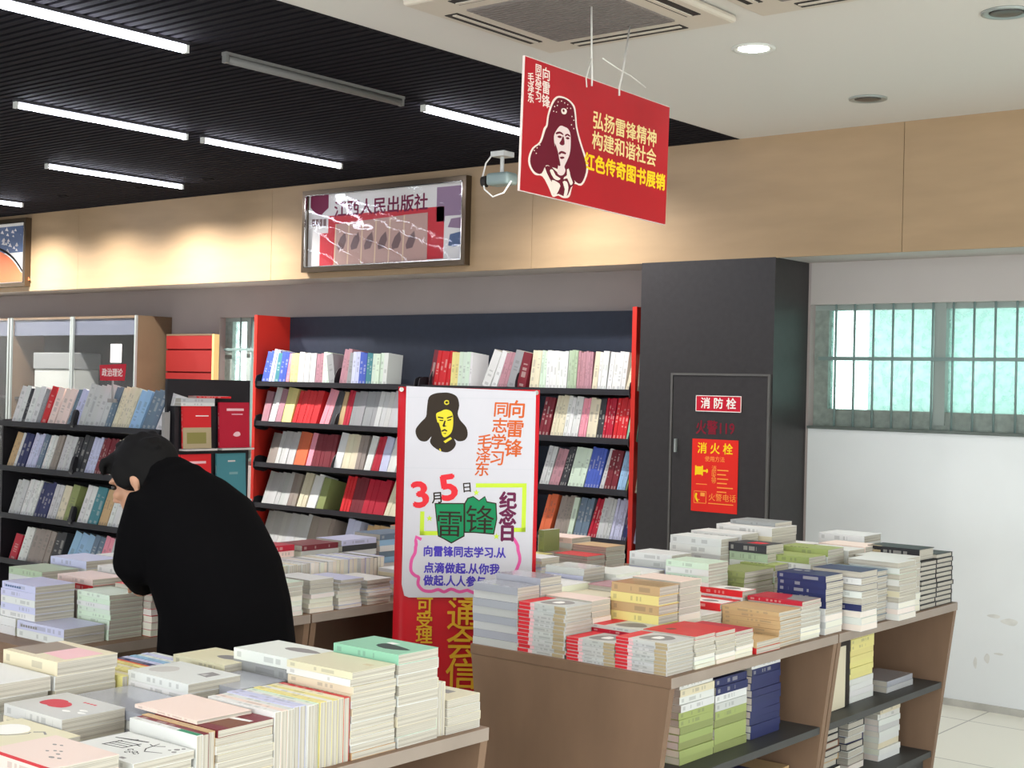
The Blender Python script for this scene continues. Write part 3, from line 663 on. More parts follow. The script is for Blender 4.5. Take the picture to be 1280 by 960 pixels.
for a, b, c, d in ((335, 428, 550, 446), (534, 428, 552, 636), (500, 618, 552, 636), (100, 548, 118, 650), (100, 632, 180, 650)): g = MB(); onp(g, [(a, b), (c, b), (c, d), (a, d)], ink_l); g.build('lime_bracket', p)
for cx, cy in ((338, 468), (140, 578), (428, 655)): g = MB(); onp(g, [(cx + (15 if i % 2 == 0 else 6) * math.cos(i * math.pi / 5 - 1.57), cy + (15 if i % 2 == 0 else 6) * math.sin(i * math.pi / 5 - 1.57)) for i in range(10)], ink_l); g.build('lime_star', p)
g = MB(); onp(g, [(160, 512), (288, 512), (292, 655), (268, 668), (236, 686), (205, 668), (178, 655)], ink_d, .0014, .0018); onp(g, [(288, 512), (300, 490), (325, 482), (350, 500), (375, 482), (385, 505), (425, 512), (430, 580), (418, 648), (330, 640), (290, 640)], ink_d, .0014, .0018)
onp(g, [(165, 517), (284, 517), (287, 651), (266, 663), (236, 680), (208, 664), (182, 651)], ink_g, .0018, .0022); onp(g, [(292, 517), (304, 494), (325, 487), (350, 505), (375, 487), (382, 510), (420, 516), (425, 580), (414, 642), (330, 635), (294, 634)], ink_g, .0018, .0022); g.build('green_block', p)
ptext('block_character', '雷', 166, 645, 122, ink_d, bold=.0, z=.0024); ptext('block_character', '锋', 292, 628, 128, ink_d, bold=.0, z=.0024)
ptext('maroon_column', '纪\n念\n日', 436, 528, 76, ink_m, bold=.045, line=.92)
ptext('violet_lettering', '向雷锋同志学习.从', 116, 735, 48, ink_v, bold=.036, sx=.9); ptext('violet_lettering', '点滴做起.从你我', 120, 806, 48, ink_v, bold=.036, sx=.94); ptext('violet_lettering', '做起.人人参与.', 120, 860, 48, ink_v, bold=.036, sx=.9)
g = MB(); stroke(g, [PP(*q) for q in smooth_poly([(108, 668), (86, 690), (82, 725), (68, 755), (66, 800), (84, 822), (100, 830), (98, 860), (120, 885), (155, 890), (185, 882), (210, 892), (240, 880), (275, 892), (310, 885), (345, 890)], 3)[:46]], .0115, ink_p, .0013, .0018); g.build('pink_cloud', p); g = MB()
stroke(g, [PP(*q) for q in smooth_poly([(495, 668), (518, 690), (522, 715), (530, 745), (526, 775), (505, 805)], 3)[:16]], .0115, ink_p, .0013, .0018); g.build('pink_cloud', p)

# ================================================================== furniture
wood = mat('table_laminate', (128, 102, 83), .5, .3, vary=.10, scale=7, stretch=(1, 1, .35)); wood_edge = mat('table_edge', (150, 136, 126), .5, .3, vary=.05, scale=9); shelf_grey = mat('shelf_dark_grey', (70, 70, 70), .5, .3)
ZT = .78
def edge_band(o):
    """greyish edging strip on the long edges of a board"""
    o.data.materials.append(wood_edge)
    for p_ in o.data.polygons:
        if abs(p_.normal.x) > .8: p_.material_index = 1
    return o
def display_table(x0, x1, y0, y1, label, face=1):
    """book table: slab, two trapezoid end panels that narrow to the floor, middle board, two shelves, plinth"""
    cx, cy = (x0 + x1) / 2, (y0 + y1) / 2; hw, hl = (x1 - x0) / 2, (y1 - y0) / 2
    t = empty('display_table', (cx, cy, 0)); tag(t, label, 'table', 'wooden book display tables')
    edge_band(bevel(MB().box(-hw, hw, -hl, hl, ZT - .032, ZT, wood).build('table_top', t), .002))
    bt = hw - .10
    for s in (-1, 1):
        a, b = (s * hl, s * (hl - .026))
        MB().prism([(-hw + .005, ZT - .032), (hw - .005, ZT - .032), (bt, 0), (-bt, 0)], 'y', min(a, b), max(a, b), wood).build('end_panel', t); edge_band(t.children[-1])
    MB().box(-.009, .009, -hl + .026, hl - .026, .1, ZT - .032, wood).build('middle_board', t)
    for z in (.455, .17):
        w = bt + (hw - bt) * z / ZT - .008
        o = MB().box(-w, w, -hl + .026, hl - .026, z - .024, z, shelf_grey).build('shelf', t)
    MB().box(-bt + .02, bt - .02, -hl + .026, hl - .026, 0, .146, shelf_grey).build('plinth', t)
    return t
display_table(-2.94, -2.18, 3.435, 4.494, 'wooden display table unit with green and navy books on its shelf')
display_table(-2.94, -2.18, 4.5, 5.558, 'wooden display table unit at the white wall end of the row')
display_table(-2.95, -2.18, 1.56, 2.625, 'wooden display table in the bottom left foreground')
display_table(-2.95, -2.18, .494, 1.554, 'wooden display table unit nearest the camera, below the picture edge')
display_table(-4.46, -3.70, 2.40, 3.45, 'wooden display table the bending person leans over')
display_table(-4.46, -3.70, 3.456, 4.50, 'wooden display table left of the red banner stand')
display_table(-4.46, -3.70, 4.506, 5.56, 'wooden display table behind the red banner stand')

# ---- wall bookcase with red sides
black_lac = mat('black_lacquer', (36, 34, 38), .4, .4); red_lac = mat('red_lacquer', (196, 44, 34), .45, .35); navy_back = mat('blue_black_board', (44, 50, 64), .55, .3, vary=.08, scale=20)
BX0, BX1, BXM = -8.0, -4.63, -6.36
case = empty('bookcase', ((BX0 + BX1) / 2, 7.0, 0)); tag(case, 'long black wall bookcase with bright red sides', 'bookcase')
ci = Matrix.Translation(-Vector(case.location))
def cb(name, *q, mt): 
    o = MB().box(*q, mt, ci).build(name, case); return o
cb('back_panel', BX0, BX1, 7.15, 7.178, .05, 2.09, mt=navy_back)
cb('side_panel', BX0 - .0, BX0 + .03, 6.83, 7.15, 0, 2.09, mt=red_lac)['label'] = 'bright red side panel'
cb('side_panel', BX1 - .03, BX1, 6.83, 7.15, 0, 2.09, mt=red_lac)['label'] = 'bright red side panel'
cb('upright', BXM - .015, BXM + .015, 6.9, 7.15, .05, 1.6, mt=black_lac)
cb('plinth', BX0 + .03, BX1 - .03, 6.86, 7.15, 0, .12, mt=black_lac)
ROWS = [1.595, 1.305, 1.005, .71, .42]; TILT = [R(5), R(11), R(13), R(14), R(15)]
def shelf_frame(x, y, z, th): return frame((x, y, z), (1, 0, 0), (0, math.cos(th), -math.sin(th)), (0, math.sin(th), math.cos(th)))
for z, th in zip(ROWS, TILT):
    for a, b in ((BX0 + .032, BXM - .017), (BXM + .017, BX1 - .032)):
        M = ci @ shelf_frame(a, 6.84, z, th); w = b - a
        o = MB().box(0, w, 0, .27, -.018, 0, black_lac).build('shelf', case, M)
        MB().box(0, w, -.012, 0, -.024, .011, black_lac).build('front_lip', o)
        for q in (0, w - .006):
            MB().prism(smooth_poly([(-.014, -.034), (.05, -.045), (.12, -.03), (.12, .05), (.06, .07), (-.014, .05)], 2), 'x', q, q + .006, black_lac).build('end_bracket', o)

# ---- free-standing black display rack
rack = empty('display_rack', (-8.05, 5.75, 0)); tag(rack, 'black two-sided display rack of slanted shelves at the left', 'rack')
ri = Matrix.Translation(-Vector(rack.location)); rack_grey = mat('rack_grey', (150, 146, 144), .5, .3)
RX0, RX1 = -8.98, -7.17
def rb(name, *q, mt=black_lac): return MB().box(*q, mt, ri).build(name, rack)
rb('back_board', RX0, RX1, 5.72, 5.76, .06, 1.47)
rb('base', RX0, RX1, 5.42, 6.06, 0, .10)
rb('side_panel', RX0 - .02, RX0, 5.42, 6.06, 0, 1.30)
rb('side_panel', RX1, RX1 + .02, 5.42, 6.08, 0, 1.607)
RROWS = [1.278, .97, .642, .33]; RT = R(14)
for z in RROWS:
    for yy, sg in ((5.40, 1), (6.08, -1)):
        M = ri @ frame((RX0 if sg > 0 else RX1, yy, z), (sg, 0, 0), (0, sg * math.cos(RT), -math.sin(RT)), (0, math.sin(RT), math.cos(RT)))
        o = MB().box(0, RX1 - RX0, 0, .31, -.016, 0, black_lac).build('shelf', rack, M)
        MB().box(0, RX1 - RX0, -.012, 0, -.026, .011, black_lac).build('front_lip', o)
rb('grey_post', RX1 + .021, RX1 + .05, 5.385, 5.425, .05, 1.40, mt=rack_grey)['label'] = 'pale grey corner post'
pk = rb('end_pocket', RX1 + .02, RX1 + .075, 5.44, 6.0, .1, 1.44)
ledge_w = mat('ledge_white', (196, 190, 186), .5, .3)
for z, y0, y1 in ((1.175, 5.48, 5.73), (1.175, 5.77, 6.03), (.845, 5.47, 5.73), (.845, 5.76, 6.02), (.53, 5.50, 5.73), (.53, 5.90, 6.06)):
    o = MB().box(RX1 + .075, RX1 + .135, y0, y1, z - .012, z, ledge_w, ri).build('ledge', rack); o['label'] = 'pale ledge of the end display'
t = empty('shelf_sign', (-7.715, 5.415, 1.47)); tag(t, 'small red sign with white characters standing on the rack', 'sign')
tt = frame((0, 0, 0), (1, 0, 0), (0, 0, 1), (0, -1, 0))
g = MB(); flat(g, [(-.135, .215), (.145, .225), (.13, .118), (-.125, .115)], red_sign, -.003, .003); g.build('plate', t, tt)
text('lettering', '政治理论', t, tt @ T((.005, .148, .0034)), .056, white_ink, bold=.01, align='CENTER')
MB().tube([(0, .005, -.02), (0, .005, .12)], .006, rack_grey, 8).build('stem', t); MB().box(-.03, .03, -.01, .02, -.024, .0, rack_grey).build('clip', t)

# ---- glass-fronted cabinets behind the rack
cab_wood = mat('cabinet_brown', (98, 80, 62), .5, .3, vary=.08, scale=6); cab_dark = mat('cabinet_interior', (62, 60, 60), .7, .2); head_blue = mat('header_blue_grey', (88, 92, 106), .5, .3)
def glass_cabinet(x0, x1, label):
    t = empty('glass_cabinet', ((x0 + x1) / 2, 7.0, 0)); tag(t, label, 'cabinet', 'glass-fronted cabinets along the wall'); i = Matrix.Translation(-Vector(t.location)); H = 2.11
    c = MB(); c.box(x0, x0 + .02, 6.85, 7.18, 0, H, cab_wood, i).box(x1 - .02, x1, 6.85, 7.18, 0, H, cab_wood, i).box(x0 + .02, x1 - .02, 6.85, 7.18, H - .02, H, cab_wood, i).box(x0 + .02, x1 - .02, 6.85, 7.18, 0, .1, cab_wood, i); c.build('carcass', t)
    MB().box(x0 + .02, x1 - .02, 7.16, 7.18, .1, H - .02, cab_dark, i).build('back_panel', t)
    for z in (.55, 1.05, 1.42): MB().box(x0 + .02, x1 - .02, 6.88, 7.16, z - .02, z, cab_dark, i).build('shelf', t)
    MB().box(x0 + .02, x1 - .02, 6.862, 6.88, H - .155, H - .02, head_blue, i).build('header', t)['label'] = 'blue grey header board'
    xm = (x0 + x1) / 2 + .02
    for a, b in ((x0, xm), (xm, x1)):
        d = MB().box(a + .015, b - .015, 6.838, 6.843, .1, H - .005, glass, i).build('door', t)
        e = MB(); e.box(a + .003, a + .022, 6.832, 6.85, .08, H, alu, i).box(b - .022, b - .003, 6.832, 6.85, .08, H, alu, i).build('door_edge', d)['label'] = 'pale metal door edge'
    return t
glass_cabinet(-11.25, -9.43, 'brown cabinet with two glass doors behind the rack')
glass_cabinet(-12.58, -11.27, 'glass-fronted cabinet cut off at the far left edge')
t = empty('storage_box', (-10.66, 7.02, 1.42)); tag(t, 'pale grey box stored behind the left glass door', 'box')
bevel(MB().box(-.30, .30, -.12, .12, 0, .25, mat('box_grey', (158, 160, 156), .6, .2)).build('box_body', t), .006); bevel(MB().box(-.31, .31, -.13, .13, .25, .39, mat('box_lid_grey', (118, 120, 120), .6, .2)).build('lid', t), .006)
o = MB().box(-9.77, -9.62, 6.8365, 6.8375, 1.73, 1.88, paper).build('paper_note'); tag(o, 'small white paper note stuck on the right glass door', 'note')
# red slatted board between cabinets and window
t = empty('slat_board', (-9.05, 7.09, 0)); tag(t, 'red slatted display board left of the narrow window', 'board')
c = MB(); z = .05
while z < 1.93:
    z2 = min(z + .168, 1.955); c.box(-.30, .28, -.02, .02, z, z2, mat('slat_red', (124, 30, 28), .55, .25)).box(-.30, .28, -.004, .02, z2, z2 + .012, mat('slat_gap_red', (120, 26, 26), .6, .2)); z = z2 + .012
c.build('slats', t); MB().box(.28, .305, -.025, .025, 0, 1.965, mat('oak_trim', (206, 170, 110), .5, .3)).build('edge_trim', t); MB().box(-.30, .28, -.022, .022, 1.955, 1.968, cab_wood).build('top_trim', t)

# ================================================================== books
CACHE = {}
def cover_mesh(L, Wd, Th, hard):
    k = (round(L, 3), round(Wd, 3), round(Th, 4), hard)
    if k in CACHE: return CACHE[k]
    L, Wd, Th = k[:3]; c = .0022 if hard in (1, 2) else .0009; ov = .003 if hard in (1, 2) else .0006; mt = WRAP if hard == 3 else GLOSS if hard == 2 else COVER
    m_ = MB(); m_.box(0, L, 0, Wd, 0, c, mt).box(0, L, 0, Wd, Th - c, Th, mt).box(0, L, 0, c * 1.3, c, Th - c, mt); a = m_.mesh('cover')
    m_ = MB(); m_.box(ov, L - ov, c * 1.3, Wd - ov, c, Th - c, PAGES); b = m_.mesh('page_block')
    CACHE[k] = (a, b); return CACHE[k]
def one_mesh(L, Wd, Th):
    k = ('one', round(L, 3), round(Wd, 3), round(Th, 4))
    if k in CACHE: return CACHE[k]
    c = .0011; m_ = MB(); m_.box(0, L, 0, Wd, 0, c, COVER).box(0, L, 0, Wd, Th - c, Th, COVER).box(0, L, 0, c, c, Th - c, COVER).box(.001, L - .001, c, Wd - .001, c, Th - c, PAGES)
    CACHE[k] = m_.mesh('book'); return CACHE[k]
def jitter(c, a=.05):
    c = lin(C[c] if isinstance(c, str) else c); q = 1 + rng.uniform(-a, a); return (*[min(1, v * q * (1 + rng.uniform(-a, a) * .4)) for v in c], 1)
def book(M, L, Wd, Th, col, label, group, hard=0, parts=True):
    wrapped = 'film-wrapped' in label or 'film-topped' in label
    if wrapped: hard = 3
    if parts:
        a, b = cover_mesh(L, Wd, Th, hard); o = link('hardback' if hard in (1, 2) else wrapped and 'wrapped_book' or 'paperback', a, None, M); q = link('page_block', b, o)
    else:
        o = link('shelved_book', one_mesh(L, Wd, Th), None, M)
    o.color = jitter(col); tag(o, label, 'book', group); return o
class Pile:
    """the rest of the books, one mass"""
    def __init__(s): s.bm = bmesh.new(); s.lay = s.bm.loops.layers.float_color.new('Col')
    def add(s, M, L, Wd, Th, col):
        col = jitter(col); pg = (*[v * rng.uniform(.9, 1) for v in lin((232, 226, 214))], 1)
        for (q, cc) in (((0, L, 0, Wd, 0, .0011), col), ((0, L, 0, Wd, Th - .0011, Th), col), ((0, L, 0, .0012, .0011, Th - .0011), col), ((.001, L - .001, .0012, Wd - .001, .0011, Th - .0011), pg)):
            v = [s.bm.verts.new(M @ Vector((x, y, z))) for z in q[4:6] for y in q[2:4] for x in q[0:2]]
            for f in ((0, 2, 3, 1), (4, 5, 7, 6), (0, 1, 5, 4), (2, 6, 7, 3), (0, 4, 6, 2), (1, 3, 7, 5)):
                g = s.bm.faces.new([v[k] for k in f])
                for lp in g.loops: lp[s.lay] = (*cc[:3], 1)
    def build(s, name, label, cat):
        me = bpy.data.meshes.new(name); s.bm.to_mesh(me); s.bm.free(); me.materials.append(PILE)
        o = link(name, me); o['kind'] = 'stuff'; o['label'] = label; o['category'] = cat; return o
TABLE_PILE, SHELF_PILE = Pile(), Pile()

def flat_M(x0, y0, z, L, Wd, face, jit=1.0):
    """book lying flat in the box with corner (x0, y0); spine to the S, N, E or W"""
    a = {'S': 0, 'N': math.pi, 'E': math.pi / 2, 'W': -math.pi / 2}[face]
    w, d = (L, Wd) if face in 'SN' else (Wd, L)
    c = Vector((x0 + w / 2 + rng.gauss(0, .0016) * jit, y0 + d / 2 + rng.gauss(0, .0016) * jit, z))
    return T(c) @ Matrix.Rotation(a + rng.gauss(0, R(.55)) * jit, 4, 'Z') @ T((-L / 2, -Wd / 2, 0))
TOPS = {}
def stack(key, X1, Y0, zt, L, Wd, n, show, cols, desc, group, face='S', hard=0, zb=ZT, top=None, jit=1.0, minw=None):
    """n flat books from zb up to zt; the `show` upper ones are books of their own, the rest go to the table's mass of books"""
    th = (zt - zb) / n; w = L if face in 'SN' else Wd
    for i in range(n):                                   # i counts from the top
        col = cols[i % len(cols)] if isinstance(cols, list) else cols
        f = face[i % len(face)]
        M = flat_M(X1 - w, Y0, zt - th * (i + 1), L, Wd, f, jit)
        if i < show:
            lab = top if (top and i == 0) else f'{col} {"hardback" if hard else "book"}, {ORD[i]} in {desc}'
            o = book(M, L, Wd, th - .0004, col, lab, group, hard)
            if i == 0: TOPS[key] = (o, th - .0004)
        else: TABLE_PILE.add(M, L, Wd, th - .0004, col)
def upright(X1, Y0, n, th, H, L, cols, desc, group, zb=ZT, labels=None, show=99):
    """books standing on their fore-edges, spines up, one behind the other going away (+Y)"""
    for i in range(n):
        col = cols[i % len(cols)]
        M = T((X1 - L + rng.uniform(-.004, .004), Y0 + th * i, zb + H + rng.uniform(-.0015, .0015))) @ Matrix.Rotation(R(-90), 4, 'X')
        lab = labels[i] if labels else f'{col} upright book, {FIRST[i % 15]} from the camera in {desc}'
        if i < show: book(M, L, H, th - .0006, col, lab, group)
        else: TABLE_PILE.add(M, L, H, th - .0006, col)

G4, G1, G2, GS = 'books on the foreground table', 'books on the right hand table', 'books on the table by the bending person', 'books on the shelves under the right hand table'
# ---- foreground table
stack('A0', -2.2, 2.492, .862, .205, .118, 4, 4, ['cream', 'white', 'cream', 'white'], 'the low pile at the far corner', G4, 'N')
upright(-2.205, 2.462, 2, .014, .127, .2, ['white', 'cream'], 'the pair', G4, labels=['white upright book right of the mint-topped pile', 'cream upright book beside the low far corner pile'])
stack('A1', -2.2, 2.322, .992, .21, .135, 9, 9, ['mint', 'white', 'white', 'cream', 'white', 'white', 'cream', 'pale green', 'white'], 'the tall pile under the mint-green book', G4, 'SN', top='mint-green book with a dark picture topping the tallest foreground pile')
stack('A2', -2.2, 2.178, .972, .208, .138, 12, 12, ['cream', 'white', 'cream', 'cream', 'white', 'cream', 'white', 'white', 'cream', 'white', 'white', 'tan'], 'the pile under the yellowish cream book', G4, 'S', top='yellowish cream book topping the pile beside the mint-green one')
upright(-2.2, 1.958, 12, .018, .141, .215, ['white', 'pale pink', 'white', 'lavender', 'lavender', 'white', 'pale green', 'yellow', 'white', 'yellow', 'cream', 'red'], 'the upright foreground row', G4)
stack('A4', -2.2, 1.808, .91, .2, .146, 8, 8, ['maroon', 'cream', 'white', 'cream', 'white', 'cream', 'cream', 'white'], 'the pile under the dark red book', G4, 'SN', top='dark red book with brown and white cover on the foreground edge')
upright(-2.2, 1.757, 3, .0165, .128, .215, ['white', 'maroon', 'tan'], '', G4, labels=['white upright book with a green patch on its spine', 'dark red upright book behind the green-patched one', 'tan upright book beside the dark red cover'])
stack('W', -2.2, 1.608, .882, .21, .143, 6, 4, ['white', 'cream', 'white', 'cream', 'white', 'white'], 'the pile under the brush-stroke cover', G4, 'S', top='white book with black brush characters at the bottom edge')
stack('P', -2.2, 1.43, .905, .205, .152, 5, 4, ['pale pink', 'brown', 'cream', 'tan', 'brown'], 'the pile under the pink cover', G4, 'S', top='pale pink book with red-edged spine in the bottom left corner')
stack('TK', -2.5, 1.972, .932, .222, .147, 7, 4, ['white', 'white', 'cream', 'white', 'cream', 'white', 'white'], 'the pile under the glossy white cover', G4, 'S', top='thick glossy white book with a grey circle print, middle foreground', zb=ZT)
stack('SV', -2.428, 1.812, .9, .28, .155, 6, 1, ['silver', 'white'], 'silver', G4, 'S', top='silvery film-wrapped book between the heart cover and glossy white one')
stack('TN', -2.265, 1.812, .9185, .21, .14, 1, 1, ['pale pink'], 'tan', G4, 'S', zb=.9105, top='pinkish tan book lying across two piles left of the dark red one')
stack('HT', -2.5, 1.655, .907, .212, .153, 5, 2, ['pale grey', 'cream', 'white'], 'the pile under the red heart cover', G4, 'S', top='grey-white book with a red heart on its cover')
stack('BG', -2.425, 1.497, .889, .21, .153, 5, 2, ['cream', 'tan', 'white'], 'the pile under the beige circle cover', G4, 'S', top='beige book with a pale circle behind the pink one')
stack('BL', -2.735, 1.79, .972, .215, .158, 6, 4, ['cream', 'white', 'cream', 'white'], 'the high pile at the left picture edge', G4, 'S', top='cream book with curling cover topping the far left foreground pile')
stack('LL', -2.735, 1.63, .944, .21, .148, 5, 2, ['white', 'pale grey', 'white'], 'the white-topped pile at the left edge', G4, 'S', top='white book at the left edge below the curling cream cover')
stack('L2', -2.735, 1.58 - .155, .86, .21, .15, 4, 0, ['white'], '', G4)
upright(-2.72, 1.955, 6, .017, .14, .2, ['yellow', 'cream', 'yellow', 'yellow', 'cream', 'yellow'], 'the yellowish upright row', G4)
upright(-2.72, 2.06, 7, .019, .137, .2, ['orange', 'navy', 'lavender', 'sky blue', 'white', 'lavender', 'white'], 'the upright row beside the coat', G4)
stack('SM', -2.6, 2.15, .935, .19, .13, 6, 2, ['cream', 'white'], 'the small pile right of the coat hem', G4, 'S', top='cream book with a small grey picture in front of the dark coat')
stack('AL', -2.415, 2.205, .966, .214, .14, 7, 3, ['white', 'grey', 'white', 'white'], 'the pile left of the yellowish cream book', G4, 'S', top='white book with a grey landscape print behind the cream one')
stack('PL', -2.43, 2.058, .918, .16, .14, 6, 2, ['silver', 'white', 'white'], 'the film-wrapped pile in the foreground', G4, 'S', top='crumpled film-wrapped book left of the yellowish cream pile')
for y in (2.35, 2.49): stack('h', -2.42, y, .87, .21, .125, 5, 0, ['white', 'cream'], '', G4)
for y in (2.29, 2.43): stack('h', -2.66, y, .86, .2, .13, 5, 0, ['white', 'cream'], '', G4)

# ---- right hand table, top
sil = ['silver', 'pale grey']
stack('S1', -2.757, 3.445, .976, .182, .11, 8, 8, sil, 'the film-wrapped pile by the banner', G1, 'S', hard=0)
stack('S1b', -2.757, 3.558, .995, .182, .112, 8, 3, sil, 'the second film-wrapped pile by the banner', G1, 'S')
stack('S2', -2.572, 3.448, .936, .184, .134, 13, 13, ['pale grey'], 'the tall red-ended pile at the table front', G1, 'S', top='grey printed book topping the tall red-ended pile')
stack('S2b', -2.572, 3.584, .942, .184, .1, 9, 3, ['pale pink', 'cream'], 'the pinkish pile behind the tall red-ended one', G1, 'N')
stack('S3', -2.388, 3.448, .85, .178, .134, 7, 7, ['pale grey'], 'the low red-ended pile at the table front', G1, 'S', top='grey printed book topping the low red-ended pile')
stack('S4', -2.203, 3.448, .874, .182, .14, 9, 9, ['pale grey'], 'the red-ended pile at the table corner', G1, 'S', top='grey printed book topping the red-ended corner pile')
stack('S3b', -2.392, 3.585, .872, .184, .13, 8, 3, ['pale grey', 'crimson', 'pale grey'], 'the red-ended pile behind the low one', G1, 'S', top='grey and red printed book behind the low red-ended pile')
stack('R2', -2.203, 3.592, .878, .184, .115, 8, 5, ['red', 'white', 'cream', 'white', 'cream', 'white', 'white', 'cream'], 'the pile right behind the table corner', G1, 'N', top='bright red book lying behind the red-ended corner pile')
stack('R3', -2.2, 3.71, .876, .184, .114, 7, 5, ['red', 'cream', 'white', 'cream', 'white', 'white', 'cream'], 'the second pile behind the table corner', G1, 'N', top='second bright red book further along the table edge')
stack('R4', -2.2, 3.827, .864, .184, .108, 7, 4, ['crimson', 'white', 'cream', 'white', 'cream', 'white', 'cream'], 'the third pile behind the table corner', G1, 'N', top='crimson book on the third pile from the table corner')
stack('LO', -2.19, 3.944, .818, .19, .15, 2, 2, ['tan', 'red'], 'the low pair before the brown pile', G1, 'S', top='mottled tan book on the low pair at the table edge')
stack('T', -2.2, 4.108, .893, .215, .146, 8, 8, ['tan'], 'the brown-spined pile at the table edge', G1, 'S', top='plain brown-covered book topping the brown-spined pile')
stack('W1', -2.2, 4.257, .912, .205, .138, 9, 6, ['crimson', 'white', 'white', 'white', 'white', 'white', 'white', 'white', 'white'], 'the white pile right of the brown one', G1, 'SN', top='crimson and grey book lying in front of the navy pile')
stack('N1', -2.2, 4.43, .982, .186, .13, 9, 6, ['navy', 'navy', 'navy', 'navy', 'navy', 'white', 'white', 'pale grey', 'white'], 'the pile under the nearer navy cover', G1, 'S', top='navy blue book, nearer of the two navy covers')
stack('N2', -2.2, 4.592, .988, .186, .13, 9, 6, ['navy', 'white', 'navy', 'white', 'white', 'navy', 'white', 'white', 'white'], 'the pile under the further navy cover', G1, 'NS', top='navy blue book, further of the two navy covers')
stack('D1', -2.195, 4.79, .966, .2, .128, 8, 8, ['slate', 'pale grey', 'grey', 'pale grey', 'grey', 'pale grey', 'slate', 'grey'], 'the grey-banded pile right of navy', G1, 'S', hard=1)
stack('D2', -2.2, 4.921, .992, .2, .152, 10, 7, ['white', 'white', 'pale green', 'white', 'white', 'cream', 'white', 'white', 'white', 'white'], 'the greenish white pile left of the black-edged piles', G1, 'NS')
stack('D3', -2.2, 5.076, .99, .2, .148, 9, 6, ['white', 'white', 'white', 'pale grey', 'white', 'white', 'white', 'white', 'white'], 'the white pile touching the black-edged piles', G1, 'N')
stack('K1', -2.195, 5.227, .966, .2, .15, 10, 10, ['black', 'charcoal'], 'the first black-edged pile', G1, 'N', hard=1)
stack('K2', -2.195, 5.379, .985, .2, .153, 11, 11, ['black', 'charcoal'], 'the last black-edged pile by the wall', G1, 'N', hard=1)
stack('KT', -2.21, 5.24, 1.012, .215, .142, 1, 1, ['black'], '', G1, 'S', hard=1, zb=.9665, top='black hardback with a tan spine label at the far end')
stack('M1', -2.605, 3.69, .938, .19, .126, 7, 3, ['cream', 'taupe', 'white'], 'the pale pile in the middle front', G1, 'S', top='blank cream book behind the tall red-ended pile')
stack('M1b', -2.605, 3.818, .955, .16, .13, 7, 6, ['mauve', 'grey'], 'the purplish banded pile in the middle', G1, 'N', hard=1)
stack('M2', -2.412, 3.715, .99, .18, .12, 7, 5, ['tan', 'yellow', 'tan', 'yellow', 'tan'], 'the yellowish hardback pile in the middle', G1, 'S', hard=2, top='glossy olive tan hardback topping the yellowish pile')
stack('M2b', -2.412, 3.84, .995, .185, .125, 10, 5, ['pale pink', 'white', 'cream', 'white'], 'the pinkish white pile behind the yellowish one', G1, 'N')
stack('G1', -2.795, 3.838, .998, .16, .125, 9, 4, ['pale grey', 'lavender', 'white', 'white'], 'the film-topped white pile near the banner', G1, 'S', top='film-wrapped white book topping the pile near the banner')
stack('G2', -2.745, 4.306, 1.012, .182, .135, 9, 4, ['white', 'pale grey', 'lavender', 'white'], 'the white pile left of the grey-labelled one', G1, 'S')
stack('WG', -2.555, 4.25, 1.005, .175, .135, 10, 4, ['pale green', 'white', 'pale green', 'white', 'white', 'cream'], 'the pile with dark grey spine labels', G1, 'S')
stack('RC', -2.41, 3.968, .872, .187, .13, 5, 2, ['white', 'pale grey', 'white'], 'the white pile under the brown one', G1, 'S', top='pale book with a small grey print left of the brown pile')
stack('RB', -2.418, 4.10, .896, .205, .14, 6, 2, ['red', 'red', 'white'], 'the nearer red-spined pile', G1, 'S', top='red-spined white book left of the brown pile')
stack('RA', -2.418, 4.243, .924, .205, .095, 7, 2, ['red', 'white', 'white'], 'the further red-spined pile', G1, 'S', top='red-spined white book behind the nearer red-spined one')
stack('GB', -2.5, 4.62, .974, .145, .102, 9, 3, ['green', 'white', 'pale green'], 'the pile under the narrow green book', G1, 'S', top='narrow green book in front of the large green covers')
stack('GC', -2.5, 4.40, .968, .148, .21, 9, 4, ['olive', 'olive', 'olive', 'white'], 'the olive-spined pile behind the red ones', G1, 'S')
stack('GA', -2.415, 4.73, 1.002, .225, .13, 9, 2, ['green', 'white', 'white'], 'the pile under the nearer large green cover', G1, 'S', top='large green book, nearer of the two right of the olive pile')
stack('GD', -2.415, 4.875, 1.02, .2, .135, 9, 3, ['green', 'white', 'pale green'], 'the pile under the further large green cover', G1, 'S', top='large green book, further one with dark brush lettering')
stack('H3', -2.715, 4.6, 1.052, .225, .125, 9, 3, ['white', 'white', 'pale grey', 'white'], 'the white pile before the dark pillar', G1, 'S')
stack('H4', -2.715, 4.75, 1.06, .225, .13, 9, 2, ['white', 'pale pink', 'white'], 'the white pile second before the dark pillar', G1, 'S')
stack('H5', -2.665, 4.9, 1.078, .25, .2, 9, 2, ['white', 'cream'], 'the broad white pile furthest back', G1, 'S')
stack('GR', -2.55, 4.655, 1.04, .16, .13, 8, 2, ['charcoal', 'sage', 'white'], 'the pile under the dark grey and red book', G1, 'S', top='dark grey book with a red patch left of the green covers') 
stack('TI', -2.69, 4.96, 1.094, .2, .14, 1, 1, ['grey'], '', G1, 'S', zb=1.0785, top='grey book with raised cover highest on the far piles')
stack('W3', -2.405, 5.03, 1.006, .19, .14, 9, 2, ['white', 'white', 'cream'], 'the white pile behind the green covers', G1, 'S')
stack('W4', -2.405, 5.175, 1.01, .2, .15, 9, 2, ['pale pink', 'white', 'white'], 'the white pile left of the black hardback', G1, 'S')
stack('W5', -2.5, 5.36, 1.032, .2, .17, 8, 3, ['white', 'white', 'cream'], 'the back corner pile of thick white books', G1, 'S', hard=1, top='thick white hardback topping the back corner pile')
